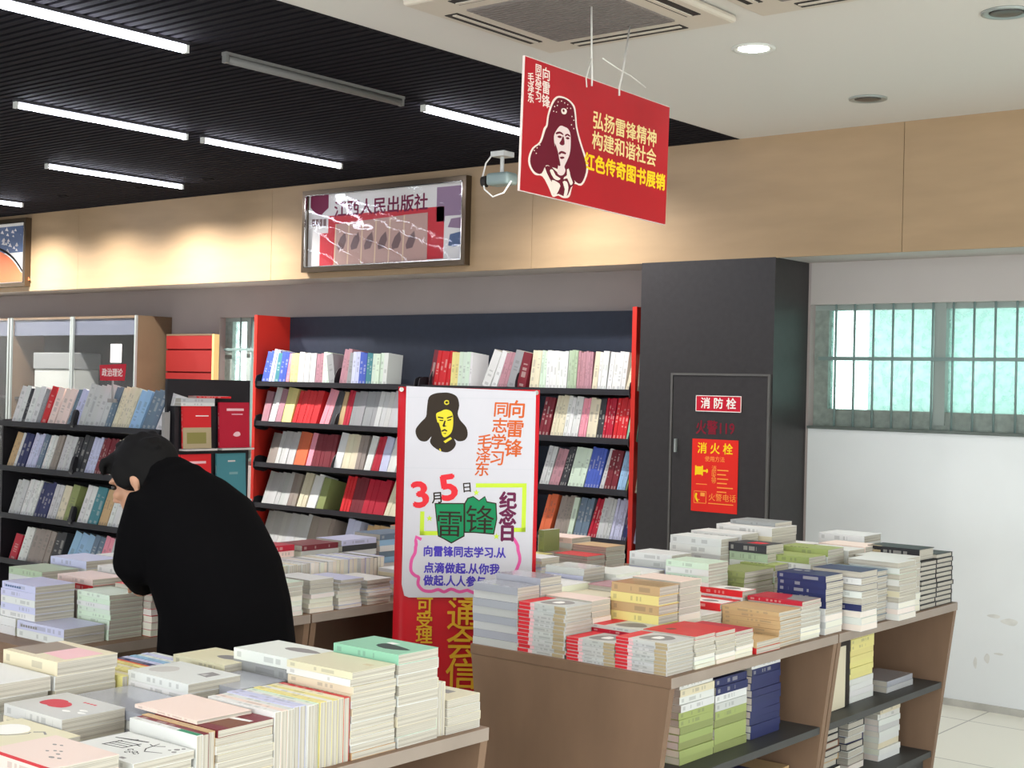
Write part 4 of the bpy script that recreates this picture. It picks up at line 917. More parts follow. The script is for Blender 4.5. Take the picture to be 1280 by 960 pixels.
for a in ((-2.757, 3.67, .96, .18, .16), (-2.76, 3.98, .97, .17, .15), (-2.76, 4.14, .96, .17, .15), (-2.6, 3.97, .96, .17, .13), (-2.6, 4.11, .95, .17, .13), (-2.72, 5.13, .98, .2, .15), (-2.72, 5.29, .98, .2, .15)):
    stack('h', *a, 8, 0, ['white', 'cream', 'pale grey'], '', G1)

# ---- right hand table, shelves below (top shelf z .455, bottom shelf z .17)
ZS, ZL = .456, .171
stack('u1', -2.36, 3.52, .72, .16, .12, 9, 0, ['brown', 'red', 'pale pink'], 'the dim pile at the shelf left end', GS, 'E', zb=ZS)
stack('u2', -2.31, 3.69, .734, .2, .125, 12, 7, ['white', 'white', 'cream', 'white', 'white', 'green', 'green', 'olive', 'green', 'olive', 'green', 'green'], 'the shelf pile of white over green spines', GS, 'E', zb=ZS)
stack('u3', -2.31, 3.90, .69, .2, .125, 9, 5, ['navy', 'navy', 'white', 'pale grey', 'green', 'olive', 'green', 'green', 'olive'], 'the shelf pile topped with dark navy', GS, 'E', zb=ZS)
stack('u4', -2.31, 4.13, .735, .2, .125, 12, 3, ['pale grey', 'white', 'navy', 'navy', 'navy', 'navy', 'navy', 'navy', 'navy', 'navy', 'navy', 'navy'], 'the shelf pile of navy spines', GS, 'E', zb=ZS)
stack('l1', -2.34, 4.02, .34, .2, .14, 6, 0, ['navy', 'navy', 'white'], 'the floor level pile below navy spines', GS, 'E', zb=ZL, jit=4)
stack('l2', -2.33, 4.25, .31, .19, .13, 6, 0, ['tan', 'white', 'cream'], 'the floor level pale pile below navy spines', GS, 'E', zb=ZL, jit=3)
o = MB().box(-2.47, -2.31, 4.62, 4.86, ZS + .002, .73, mat('carton_dark', (52, 46, 44), .7, .2)).build('carton'); tag(o, 'dark carton standing behind the face-out beige book', 'box')
o = book(frame((-2.305, 4.665, ZS + .002), (0, 0, 1), (0, 1, 0), (-1, 0, 0)) , .225, .15, .018, 'cream', 'beige book standing face out on the shelf by the yellow pile', GS)
o['label'] = 'beige book standing face out on the shelf by the yellow pile'; TOPS['face'] = (o, .018)
stack('v1', -2.32, 4.885, .735, .2, .135, 13, 4, ['yellow'] * 9 + ['white'] * 4, 'the yellow shelf pile', GS, 'E', zb=ZS)
stack('v2', -2.3, 5.16, .50, .24, .15, 2, 2, ['silver', 'pale grey'], 'the film-wrapped pair right of yellow', GS, 'E', zb=ZS, jit=2)
stack('x1', -2.36, 4.63, .33, .13, .12, 7, 0, ['white', 'pale grey'], 'the lower shelf white pile at its left', GS, 'E', zb=ZL, jit=2)
stack('x2', -2.36, 4.76, .37, .18, .13, 8, 6, ['black', 'charcoal', 'brown', 'charcoal', 'tan', 'charcoal'], 'the lower shelf pile with the black cover', GS, 'N', hard=1, zb=ZL, jit=2)
stack('x3', -2.36, 4.97, .415, .18, .14, 9, 8, ['black', 'white', 'charcoal', 'white', 'navy', 'charcoal', 'white', 'taupe'], 'the taller dark pile on the lower shelf', GS, 'N', hard=1, zb=ZL, jit=3)
stack('x4', -2.35, 5.22, .40, .19, .14, 10, 3, ['white', 'cream', 'white', 'white', 'pale grey', 'white', 'white', 'cream', 'white'], 'the white pile on the lower shelf right end', GS, 'E', zb=ZL, jit=2)

# ---- middle tables by the person
stack('B0', -3.76, 2.487, .833, .25, .147, 2, 2, ['lavender', 'white'], 'the thick pair by the table end', G2, 'S', top='thick white book at the near end of the person\'s table')
stack('B0b', -4.02, 2.487, .833, .25, .147, 2, 0, ['white'], '', G2)
stack('B1', -3.925, 2.492, .944, .192, .142, 5, 5, ['lavender', 'lavender', 'white', 'lavender', 'white'], 'the bluish pile at the left edge', G2, 'S', zb=.8335, top='bluish white book with blue print at the left edge pile')
stack('B2', -3.755, 2.646, .92, .175, .125, 9, 9, ['pale green', 'pale green', 'white', 'pale green'], 'the pale green pile under the person\'s arm', G2, 'S', top='white book topping the pale green pile under the arm')
upright(-3.94, 2.65, 1, .022, .138, .19, ['taupe'], '', G2, labels=['taupe upright book between the bluish and pale green piles'])
stack('B3', -3.715, 2.775, .935, .19, .13, 7, 3, ['red', 'crimson', 'white'], 'the red pile hidden by the coat', G2, 'N')
stack('B4', -3.94, 2.71, .945, .2, .13, 8, 2, ['pale pink', 'red', 'white'], 'the pink pile behind the bluish one', G2, 'S', top='pink and white book behind the bluish pile')
stack('B5', -3.93, 2.86, .962, .2, .14, 8, 2, ['white', 'pink', 'white'], 'the white pile left of the sleeve', G2, 'S', top='large white book left of the coat sleeve')
stack('B6', -4.2, 2.69, .945, .2, .14, 7, 1, ['sage', 'pale grey', 'white'], 'the greyish pile far left', G2, 'S')
stack('B7', -4.2, 2.86, .968, .21, .14, 7, 1, ['lavender', 'white', 'white'], 'the whitish pile before the rack', G2, 'S')
stack('B8', -4.17, 3.02, .966, .2, .14, 7, 0, ['white', 'white', 'grey'], 'the second whitish pile before the rack', G2, 'S', top='white book with a thin dark line before the rack')
stack('B9', -3.93, 3.03, .95, .2, .14, 7, 0, ['white', 'cream'], 'the pile behind the large white book', G2, 'S')
stack('r1', -3.715, 3.18, .9, .2, .118, 7, 3, ['white', 'cream', 'white', 'white', 'pale grey', 'white'], 'the first edge pile right of the coat', G2, 'N', top='white book nearest the coat on the table edge')
stack('r2', -3.715, 3.302, .9, .19, .118, 7, 3, ['pale green', 'white', 'cream', 'white', 'white', 'white'], 'the second edge pile right of the coat', G2, 'N')
stack('r3', -3.72, 3.46, .898, .19, .115, 7, 3, ['white', 'taupe', 'pale grey', 'white', 'cream', 'white'], 'the third edge pile right of the coat', G2, 'N')
stack('r4', -3.72, 3.6, .886, .19, .115, 8, 3, ['lavender', 'white', 'pale grey', 'white', 'white', 'cream', 'white'], 'the fourth edge pile right of the coat', G2, 'N', jit=2)
stack('r5', -3.72, 3.75, .872, .19, .125, 8, 3, ['white', 'pale grey', 'white', 'lavender', 'white', 'white', 'pale grey'], 'the last edge pile before the banner', G2, 'N', jit=2)
stack('RD', -3.92, 3.33, .93, .2, .15, 6, 2, ['crimson', 'white', 'white'], 'the pile under the red book by the coat', G2, 'S', top='red book lying right of the dark coat')
upright(-3.925, 3.50, 18, .022, .143, .19, ['yellow', 'pale green', 'white', 'cream', 'white', 'white', 'pale grey', 'white', 'cream', 'white', 'grey', 'white', 'white', 'cream', 'white', 'white', 'lavender', 'white'], '', G2,
        labels=[f'{c_} upright book, {w_} from the red book in the row before the bookcase' for c_, w_ in zip(['yellow', 'pale green', 'white', 'cream', 'white', 'white', 'pale grey', 'white', 'cream', 'white', 'grey', 'white', 'white', 'cream', 'white', 'white', 'lavender', 'white'], ['first', 'second', 'third', 'fourth', 'fifth', 'sixth', 'seventh', 'eighth', 'ninth', 'tenth', 'eleventh', 'twelfth', 'thirteenth', 'fourteenth', 'fifteenth', 'sixteenth', 'seventeenth', 'eighteenth'])], show=7)
stack('BA', -4.14, 3.36, .965, .2, .14, 8, 1, ['tan', 'maroon', 'white'], 'the brownish pile before the bookcase', G2, 'S')
stack('BB', -4.14, 3.56, .968, .2, .15, 8, 2, ['crimson', 'pale pink', 'white'], 'the reddish pile before the bookcase', G2, 'E', top='dark pink book lying flat before the bookcase')
stack('BC', -4.14, 3.8, .96, .2, .15, 8, 1, ['maroon', 'pale grey', 'white'], 'the maroon pile before the bookcase', G2, 'E')
stack('BD', -4.14, 4.02, .965, .2, .15, 8, 1, ['lavender', 'charcoal', 'white'], 'the lavender pile left of the banner', G2, 'E')
stack('BE', -4.14, 4.24, .975, .2, .15, 8, 1, ['slate', 'sky blue', 'white'], 'the blue grey pile left of the banner', G2, 'E')
stack('BF', -4.14, 4.46, .99, .2, .15, 8, 1, ['orange', 'cream', 'white'], 'the orange pile left of the banner', G2, 'E', top='orange-topped book just left of the banner edge')
upright(-3.925, 3.92, 6, .022, .14, .19, ['white', 'lavender', 'white', 'charcoal', 'white', 'lavender'], '', G2, labels=[f'{c_} upright book, {w_} from the banner at the end of the row' for c_, w_ in zip(['white', 'lavender', 'white', 'charcoal', 'white', 'lavender'], ['sixth', 'fifth', 'fourth', 'third', 'second', 'first'])], show=0)
stack('H1', -3.72, 5.14, .852, .19, .137, 4, 3, ['red', 'white', 'white'], 'the red-topped pile right of the poster', G2, 'N', top='bright red-topped book right of the poster')
stack('H2', -3.72, 5.285, .883, .19, .15, 5, 4, ['tan', 'white', 'pale green', 'white'], 'the tan-topped pile right of the poster', G2, 'N')
stack('H6', -3.93, 5.3, .905, .2, .15, 5, 1, ['pale pink', 'white'], 'the pile behind the red-topped one', G2, 'S')
stack('YB', -3.93, 5.02, .845, .2, .14, 4, 2, ['yellow', 'white'], 'the yellow pile beside the poster edge', G2, 'S')
o = book(frame((-3.99, 5.165, .8455), (0, 0, 1), (0, 1, 0), (-1, 0, 0)), .1, .12, .03, 'olive', 'olive yellow boxed book standing beside the poster edge', G2)
for a in ((-3.72, 4.0, .88), (-3.72, 4.2, .9), (-3.72, 4.4, .9), (-3.72, 4.6, .88), (-3.72, 4.8, .87), (-3.93, 4.6, .92), (-3.93, 4.8, .9), (-4.14, 4.7, .93), (-4.14, 4.9, .92), (-4.14, 5.15, .92), (-4.14, 3.16, .93), (-3.72, 2.92, .9), (-3.72, 3.05, .88)):
    stack('h', *a, .19, .13, 7, 0, ['white', 'cream', 'pale grey', 'lavender'], '', G2)
TABLE_PILE.build('stacked_books', 'remaining mixed books at the bottom of the table piles', 'books')

# ---- prints on the covers of the books that show theirs
def prt(key, fn, name='cover_print'):
    o, th = TOPS[key]; m_ = MB(); fn(m_); o2 = m_.build(name, o, T((0, 0, th))); return o2
ik = mat('print_black', (40, 38, 40), .5, .2); ig = mat('print_mid_grey', (140, 136, 136), .5, .2); il = mat('print_light_grey', (196, 192, 190), .5, .2); ir = mat('print_heart_red', (206, 70, 84), .5, .2); iw = mat('print_white', (240, 238, 236), .5, .2)
igr = mat('print_green', (60, 140, 104), .5, .2); ibr = mat('print_brown', (128, 84, 66), .5, .2); ird = mat('print_bright_red', (214, 50, 60), .5, .2); itan = mat('print_tan', (178, 160, 128), .5, .2); ipk = mat('print_pink', (236, 190, 196), .5, .2)
def heart(m_):
    flat(m_, smooth_poly([(.035, .075), (.045, .055), (.075, .055), (.09, .075), (.085, .1), (.06, .105), (.04, .095)], 3), ir, 0, .0003)
    flat(m_, smooth_poly([(.07, .06), (.09, .05), (.12, .06), (.118, .085), (.095, .098), (.082, .09)], 3), ir, .0003, .0005)
    for i in range(4): m_.box(.11 + i * .012, .118 + i * .012, .118, .124, 0, .0003, ir)
    for q in ((.15, .05), (.175, .075), (.19, .06)): flat(m_, smooth_poly([(q[0] - .012, q[1]), (q[0], q[1] + .006), (q[0] + .014, q[1] + .002), (q[0], q[1] - .006)], 2), iw, 0, .0003)
prt('HT', heart)
def brush(m_):
    stroke(m_, [(.02, .098), (.06, .108), (.10, .118)], [.003, .006, .004], ik, 0, .0003); stroke(m_, [(.062, .108), (.07, .116)], .004, ik, 0, .0003)
    for y in (.05, .062, .074, .086): stroke(m_, [(.045, y), (.10, y + .008)], .0022, ik, 0, .0003)
    stroke(m_, [(.045, .048), (.05, .092)], .003, ik, 0, .0003); stroke(m_, [(.098, .058), (.10, .1)], .003, ik, 0, .0003); stroke(m_, [(.10, .09), (.112, .088)], .003, ik, 0, .0003)
    stroke(m_, [(.115, .11), (.13, .105), (.15, .12)], .0025, ik, 0, .0003); stroke(m_, [(.125, .125), (.135, .085), (.15, .07), (.185, .085)], [.002, .003, .003, .001], ik, 0, .0003)
    for (x, y) in ((.12, .06), (.14, .055), (.13, .045), (.15, .05)): stroke(m_, [(x + .006 * math.cos(a), y + .005 * math.sin(a)) for a in [i * .7 for i in range(9)]], .0018, ik, 0, .0003)
    for (x, y, r_) in ((.185, .12, .007), (.195, .105, .006), (.178, .108, .004), (.19, .132, .005)): flat(m_, smooth_poly([(x - r_, y), (x, y + r_), (x + r_, y), (x, y - r_ * .8)], 2), ig, 0, .0003)
    m_.box(.15, .165, .01, .018, 0, .0003, ig)
prt('W', brush, 'brush_lettering')
def pinkp(m_):
    for (x, y, r_) in ((.06, .11, .006), (.075, .115, .005), (.10, .085, .005), (.112, .09, .005), (.09, .075, .005), (.125, .075, .006), (.135, .055, .008), (.152, .06, .006)): flat(m_, smooth_poly([(x - r_, y), (x, y + r_ * .6), (x + r_, y), (x, y - r_ * .6)], 2), ig, 0, .0003)
    m_.box(0, .205, .0, .012, 0, .0003, ird)
prt('P', pinkp)
prt('BG', lambda m_: (flat(m_, smooth_poly([(.02, .05), (.06, .04), (.10, .06), (.11, .1), (.07, .125), (.03, .11)], 3), iw, 0, .0002), stroke(m_, smooth_poly([(.02, .045), (.06, .034), (.105, .055), (.118, .1)], 3)[:10], .004, ig, .0002, .0004), stroke(m_, [(.12, .105), (.135, .12), (.155, .11)], .005, ig, 0, .0003)))
prt('TK', lambda m_: (flat(m_, smooth_poly([(.02, .05), (.04, .03), (.075, .04), (.085, .075), (.055, .10), (.028, .085)], 3), il, 0, .0003), flat(m_, [(.15, .08), (.19, .075), (.19, .115), (.155, .12)], ig, 0, .0003), flat(m_, [(.155, .085), (.175, .082), (.17, .1)], il, .0003, .0005)))
prt('A1', lambda m_: (flat(m_, smooth_poly([(.09, .05), (.13, .035), (.17, .045), (.19, .06), (.15, .075), (.10, .085), (.085, .075)], 2), mat('print_dark_teal', (52, 66, 62), .5, .2), 0, .0003), flat(m_, [(.085, .09), (.11, .085), (.12, .1), (.09, .104)], iw, 0, .0003)))
prt('A2', lambda m_: (flat(m_, [(.16, .08), (.185, .08), (.185, .095), (.16, .095)], mat('print_pale_tan', (206, 190, 160), .5, .2), 0, .0003),))
prt('A0', lambda m_: flat(m_, [(.05, .03), (.1, .03), (.1, .06), (.05, .06)], ig, 0, .0003))
prt('A4', lambda m_: (flat(m_, [(0, .02), (.2, .03), (.2, .09), (.1, .075), (0, .06)], ibr, 0, .0003), flat(m_, [(.02, .05), (.1, .075), (.19, .09), (.19, .1), (.08, .09), (.02, .065)], iw, .0003, .0005)))
prt('AL', lambda m_: flat(m_, smooth_poly([(.09, .08), (.12, .07), (.17, .075), (.2, .095), (.14, .11), (.1, .1)], 2), ig, 0, .0003))
prt('SM', lambda m_: flat(m_, smooth_poly([(.09, .06), (.13, .05), (.17, .07), (.14, .09), (.1, .085)], 2), ig, 0, .0003))
prt('BL', lambda m_: (flat(m_, [(0, .02), (.1, .02), (.1, .13), (0, .14)], mat('print_fawn', (150, 136, 124), .5, .2), 0, .0003), flat(m_, [(.1, .04), (.2, .03), (.2, .13), (.1, .13)], ipk, 0, .0003)))
def redend(key, n):
    """the red, cream and brown bands round the spines of this series, and a grey picture on top"""
    o, th = TOPS[key]; g_ = [x for x in bpy.data.objects if x.get('label', '').endswith({'S2': 'the tall red-ended pile at the table front', 'S3': 'the low red-ended pile at the table front', 'S4': 'the red-ended pile at the table corner'}[key])] + [o]
    for b in g_:
        L = .18; 
        for nm, x0, x1, mt_ in (('red_band', -.0003, .044, ird), ('pink_band', .044, .06, ipk), ('tan_band', .138, L - .001, itan)): MB().box(x0, x1, -.0004, 0, .0008, th - .0008, mt_).build(nm, b)
    prt(key, lambda m_: (m_.box(0, .044, 0, .134, 0, .0003, ird), flat(m_, smooth_poly([(.06, .03), (.1, .02), (.14, .04), (.15, .09), (.11, .115), (.07, .09)], 3), ig, 0, .0003), flat(m_, smooth_poly([(.09, .05), (.12, .05), (.12, .08), (.095, .09)], 2), iw, .0003, .0005)))
for k_ in ('S2', 'S3', 'S4'): redend(k_, 0)
prt('S3b', lambda m_: (m_.box(0, .05, 0, .13, 0, .0003, ird), flat(m_, smooth_poly([(.07, .03), (.13, .03), (.16, .07), (.12, .11), (.08, .09)], 3), ig, 0, .0003)))
for k_ in ('RB', 'RA'): prt(k_, lambda m_: (flat(m_, [(.01, .02), (.203, .015), (.203, .092), (.01, .092)], iw, 0, .0003), flat(m_, smooth_poly([(.11, .04), (.14, .03), (.17, .05), (.15, .07), (.12, .065)], 2), ig, .0003, .0005)))
prt('R2', lambda m_: flat(m_, smooth_poly([(.11, .04), (.13, .035), (.14, .06), (.12, .065)], 2), ibr, 0, .0003))
prt('RC', lambda m_: flat(m_, smooth_poly([(.06, .06), (.1, .055), (.11, .07), (.07, .08)], 2), ig, 0, .0003))
prt('W1', lambda m_: flat(m_, [(.13, .03), (.205, .02), (.205, .137), (.1, .137), (.12, .09)], ig, 0, .0003))
prt('GR', lambda m_: flat(m_, [(.06, .03), (.12, .03), (.13, .08), (.07, .085)], ird, 0, .0003))
for k_ in ('GA', 'GD', 'GB'): prt(k_, lambda m_: [m_.box(.04 + i * .016, .05 + i * .016, .004, .012, 0, .0003, ik) for i in range(5)])
prt('N1', lambda m_: (m_.box(.02, .05, .08, .095, 0, .0003, il), m_.box(.06, .08, .085, .095, 0, .0003, il)))
prt('KT', lambda m_: m_.box(.0, .055, .0, .02, 0, .0003, itan))
m_ = MB(); m_.box(.003, .055, -.0004, 0, .003, .03, itan); m_.build('spine_label', TOPS['KT'][0])
prt('face', lambda m_: (m_.box(.07, .165, .04, .05, 0, .0003, mat('print_sage', (120, 130, 104), .5, .2)), m_.box(.07, .165, .075, .085, 0, .0003, mat('print_sage', (120, 130, 104), .5, .2))))
m_ = MB(); m_.box(.15, .214, -.0004, 0, .002, .0145, igr); m_.build('spine_label', next(x for x in bpy.data.objects if x.get('label') == 'white upright book with a green patch on its spine'))
for k_ in ('B1', 'B0'):
    o, th = TOPS[k_]; m_ = MB()
    for i in range(7): m_.box(.02 + i * .013, .03 + i * .013, -.0004, 0, th * .3, th * .6, s_blue if k_ == 'B1' else ig)
    m_.build('spine_lettering', o)

# ---- books on slanted shelves
CASE_RUNS, RACK_RUNS = ({('left', 0): [(-7.931, -7.852, 2, 'blue', 12, 0.205), (-7.852, -7.791, 2, 'lavender', 10, 0.215), (-7.791, -7.748, 1, 'teal', 6, 0.19), (-7.748, -7.671, 2, 'blue', 6, 0.195), (-7.671, -7.637, 1, 'pink', 4, 0.19), (-7.629, -7.544, 2, 'yellow', 0, 0.195), (-7.544, -7.37, 6, 'white', 0, 0.195), (-7.362, -7.288, 2, 'mauve', 0, 0.19), (-7.288, -7.216, 2, 'pale green', -2, 0.195), (-7.216, -7.151, 1, 'grey', -14, 0.185), (-7.12, -7.048, 2, 'mauve', 8, 0.22), (-7.048, -7.001, 1, 'grey', 4, 0.19), (-7.001, -6.931, 2, 'lavender', 0, 0.2), (-6.931, -6.862, 2, 'blue', 0, 0.195), (-6.862, -6.808, 2, 'teal', 0, 0.195), (-6.808, -6.702, 3, 'pale green', 0, 0.195), (-6.702, -6.664, 1, 'white', 0, 0.195)], ('left', 1): [(-7.927, -7.857, 2, 'mauve', 4, 0.19), (-7.849, -7.779, 2, 'white', 8, 0.21), (-7.77, -7.71, 1, 'mauve', 6, 0.2), (-7.71, -7.608, 2, 'yellow', 6, 0.21), (-7.591, -7.342, 7, 'red', 9, 0.2), (-7.309, -7.22, 2, 'pink', 14, 0.21), (-7.204, -7.132, 3, 'charcoal', 8, 0.2), (-7.124, -7.077, 1, 'tan', 3, 0.2), (-7.077, -7.021, 2, 'crimson', 6, 0.205), (-7.014, -6.774, 6, 'grey', 5, 0.2), (-6.774, -6.557, 5, 'pale grey', 6, 0.205)], ('left', 2): [(-7.862, -7.766, 2, 'taupe', 6, 0.19), (-7.766, -7.579, 5, 'pale grey', 6, 0.2), (-7.57, -7.453, 3, 'orange', 5, 0.2), (-7.437, -7.387, 1, 'pink', 5, 0.2), (-7.379, -7.168, 6, 'maroon', 0, 0.195), (-7.16, -7.089, 1, 'white', 6, 0.205), (-7.081, -6.947, 4, 'cream', 3, 0.205), (-6.947, -6.87, 2, 'taupe', 2, 0.2), (-6.862, -6.801, 1, 'white', 7, 0.2), (-6.793, -6.725, 2, 'crimson', 8, 0.2), (-6.718, -6.643, 2, 'lavender', 5, 0.2), (-6.643, -6.568, 2, 'white', 8, 0.205)], ('left', 3): [(-7.902, -7.634, 6, 'pale grey', 8, 0.2), (-7.626, -7.541, 2, 'taupe', 5, 0.2), (-7.525, -7.441, 2, 'cream', 8, 0.205), (-7.425, -7.334, 2, 'white', 8, 0.2), (-7.326, -7.253, 1, 'olive', 7, 0.19), (-7.085, -6.999, 3, 'red', 5, 0.21), (-6.991, -6.874, 3, 'maroon', 4, 0.205), (-6.874, -6.669, 4, 'crimson', 6, 0.2), (-6.662, -6.536, 3, 'cream', 12, 0.2)], ('left', 4): [(-7.906, -7.438, 11, 'pale grey', 5, 0.2), (-7.438, -7.201, 6, 'taupe', 5, 0.195), (-7.066, -6.941, 2, 'lavender', 3, 0.2), (-6.871, -6.532, 6, 'tan', 4, 0.18)], ('right', 0): [(-6.284, -6.242, 1, 'maroon', 8, 0.215), (-6.235, -6.102, 4, 'red', 6, 0.21), (-6.088, -6.026, 2, 'yellow', 0, 0.2), (-6.026, -5.93, 3, 'pale green', 0, 0.2), (-5.93, -5.91, 1, 'white', 0, 0.2), (-5.816, -5.749, 1, 'white', 20, 0.215), (-5.743, -5.697, 1, 'white', 18, 0.215), (-5.69, -5.618, 3, 'mauve', 15, 0.205), (-5.612, -5.547, 1, 'grey', 14, 0.205), (-5.534, -5.464, 1, 'maroon', 10, 0.2), (-5.433, -5.363, 2, 'cream', 3, 0.215), (-5.357, -5.314, 2, 'pale green', 2, 0.21), (-5.307, -5.148, 6, 'white', 0, 0.21), (-5.142, -5.076, 3, 'sage', 0, 0.21), (-5.07, -4.963, 6, 'mauve', 0, 0.205), (-4.957, -4.921, 1, 'cream', 3, 0.21), (-4.916, -4.852, 3, 'white', 2, 0.205), (-4.846, -4.719, 4, 'white', 4, 0.205), (-4.714, -4.629, 3, 'cream', 12, 0.2)], ('right', 1): [(-5.355, -5.28, 3, 'maroon', 5, 0.2), (-5.262, -5.17, 4, 'cream', 5, 0.21), (-5.164, -5.055, 4, 'white', 3, 0.205), (-5.049, -4.996, 3, 'pink', 2, 0.2), (-4.99, -4.919, 2, 'cream', 1, 0.2), (-4.919, -4.872, 2, 'charcoal', 0, 0.2), (-4.872, -4.803, 4, 'crimson', 1, 0.205), (-4.797, -4.706, 4, 'red', 2, 0.205), (-4.7, -4.627, 3, 'mint', 3, 0.205)], ('right', 2): [(-5.339, -5.271, 2, 'pale grey', 8, 0.2), (-5.265, -5.191, 2, 'mauve', 10, 0.195), (-5.185, -5.131, 3, 'charcoal', 8, 0.205), (-5.125, -5.005, 4, 'pale green', 7, 0.2), (-4.999, -4.893, 5, 'blue', 6, 0.205), (-4.887, -4.858, 1, 'pale grey', 9, 0.2), (-4.852, -4.766, 4, 'maroon', 5, 0.2), (-4.76, -4.703, 2, 'sky blue', 6, 0.2), (-4.698, -4.647, 2, 'olive', 8, 0.195), (-4.647, -4.619, 1, 'cream', 9, 0.195)], ('right', 3): [(-5.337, -5.256, 3, 'orange', 7, 0.2), (-5.226, -5.116, 5, 'taupe', 6, 0.2), (-5.116, -5.08, 1, 'pale green', 4, 0.195), (-5.074, -4.973, 4, 'slate', 5, 0.195), (-4.967, -4.908, 3, 'crimson', 9, 0.2), (-4.902, -4.81, 4, 'pale grey', 5, 0.205), (-4.804, -4.724, 4, 'lavender', 4, 0.205), (-4.718, -4.662, 4, 'navy', 4, 0.205), (-4.656, -4.617, 1, 'lavender', 8, 0.19)], ('right', 4): [(-5.328, -5.156, 4, 'cream', 4, 0.195), (-5.144, -5.084, 2, 'white', 3, 0.2), (-5.078, -5.024, 3, 'charcoal', 4, 0.2), (-5.018, -4.859, 4, 'pale grey', 3, 0.2)]}, {0: [(-8.861, -8.751, 2, 'white', 7, 0.21), (-8.751, -8.712, 2, 'charcoal', 7, 0.2), (-8.702, -8.575, 2, 'white', 7, 0.21), (-8.566, -8.518, 2, 'grey', 8, 0.2), (-8.508, -8.441, 1, 'red', 9, 0.21), (-8.432, -8.356, 1, 'pale pink', 9, 0.21), (-8.347, -8.217, 2, 'pale pink', 10, 0.205), (-8.208, -8.171, 2, 'slate', 12, 0.205), (-8.162, -8.08, 2, 'lavender', 13, 0.205), (-8.071, -7.787, 5, 'pale grey', 9, 0.23), (-7.779, -7.718, 2, 'slate', 9, 0.22), (-7.71, -7.531, 7, 'cream', 10, 0.225), (-7.523, -7.407, 2, 'sky blue', 12, 0.21), (-7.398, -7.252, 3, 'slate', 13, 0.21), (-7.244, -7.172, 1, 'white', 15, 0.2)], 1: [(-8.915, -8.835, 2, 'tan', 9, 0.2), (-8.835, -8.805, 1, 'white', 9, 0.2), (-8.795, -8.696, 2, 'navy', 9, 0.2), (-8.686, -8.569, 4, 'lavender', 9, 0.2), (-8.56, -8.502, 2, 'slate', 8, 0.2), (-8.493, -8.407, 3, 'white', 8, 0.195), (-8.398, -8.332, 2, 'taupe', 7, 0.2), (-8.313, -8.174, 5, 'pale grey', 7, 0.2), (-8.165, -8.111, 2, 'charcoal', 8, 0.195), (-8.102, -8.002, 2, 'charcoal', 8, 0.205), (-7.994, -7.896, 3, 'lavender', 8, 0.2), (-7.887, -7.73, 6, 'maroon', 8, 0.2), (-7.722, -7.602, 4, 'cream', 8, 0.2), (-7.594, -7.385, 6, 'pale grey', 7, 0.195), (-7.377, -7.191, 5, 'taupe', 6, 0.19)], 2: [(-8.878, -8.748, 3, 'pale grey', 8, 0.2), (-8.738, -8.582, 5, 'white', 8, 0.205), (-8.572, -8.419, 4, 'navy', 8, 0.2), (-8.41, -8.316, 2, 'pale grey', 7, 0.195), (-8.307, -8.223, 2, 'cream', 7, 0.195), (-8.214, -8.132, 1, 'olive', 7, 0.2), (-8.059, -7.952, 2, 'white', 9, 0.205), (-7.943, -7.837, 2, 'teal', 8, 0.205), (-7.828, -7.733, 3, 'tan', 8, 0.2), (-7.724, -7.588, 3, 'white', 8, 0.195), (-7.579, -7.339, 6, 'pale grey', 8, 0.2), (-7.331, -7.162, 4, 'lavender', 7, 0.2)], 3: [(-8.861, -8.772, 1, 'crimson', 7, 0.15), (-8.752, -8.654, 2, 'white', 7, 0.19), (-8.634, -8.394, 4, 'taupe', 7, 0.19), (-8.376, -8.264, 2, 'charcoal', 5, 0.19), (-8.208, -7.973, 3, 'sky blue', 14, 0.2), (-7.964, -7.849, 2, 'slate', 10, 0.2), (-7.84, -7.745, 2, 'pink', 8, 0.2), (-7.736, -7.165, 8, 'pale grey', 6, 0.19)]})
SHELF_BUDGET = [0]
def shelf_run(F, x_left, runs, prefix, group, solo, depth=.145, seen=None, grow=1.25):
    """runs: (x0, x1, number, colour, lean in degrees, height); F is the shelf's own frame with its origin at x_left"""
    seen = seen if seen is not None else {}
    for x0, x1, n, col, lean, H in runs:
        ph = R(lean); th = (x1 - x0) / n; up_ = Vector((math.sin(ph), 0, math.cos(ph))); ac = Vector((math.cos(ph), 0, -math.sin(ph)))
        seen[col] = seen.get(col, 0) + 1; run_no = seen[col]
        for i in range(n):
            t_ = th * math.cos(ph) - .0008; h = H * grow + rng.uniform(-.006, .006); d = depth + rng.uniform(-.012, .012)
            base = Vector((x0 - x_left + th * i, .006 + rng.uniform(0, .006), .0006 + max(0, t_ * math.sin(ph))))
            M = F @ frame(base + ac * t_, up_, (0, 1, 0), -ac)
            nth = ('' if run_no == 1 else ORD[run_no - 1] + ' ') 
            lab = (f'{col} book, {FIRST[i]} of {NUM[n]} in the {nth}{col} run, {prefix}' if n > 1 else f'single {col} book, {nth}{col} spine from the left, {prefix}')
            if solo: book(M, round(h, 3), round(d, 3), round(t_, 4), col, lab, group, parts=False); SHELF_BUDGET[0] += 1
            else: SHELF_PILE.add(M, h, d, t_, col)
SHELF_NAME = ['top shelf', 'second shelf', 'third shelf', 'fourth shelf', 'lowest shelf']
for (side, r), runs in CASE_RUNS.items():
    z, th = ROWS[r], TILT[r]; F = shelf_frame(BX0, 6.84, z, th); solo = side == 'right' or r < 1
    shelf_run(F, BX0, runs, f'bookcase {SHELF_NAME[r]} {side}', 'books in the wall bookcase', solo, grow=1.14 if r == 0 else 1.25)
    if side == 'right' and r > 0:       # behind the poster
        shelf_run(F, BX0, [(-6.2, -5.66, 24, rng.choice(['white', 'cream', 'crimson', 'taupe']), 4, .2)], '', '', False)
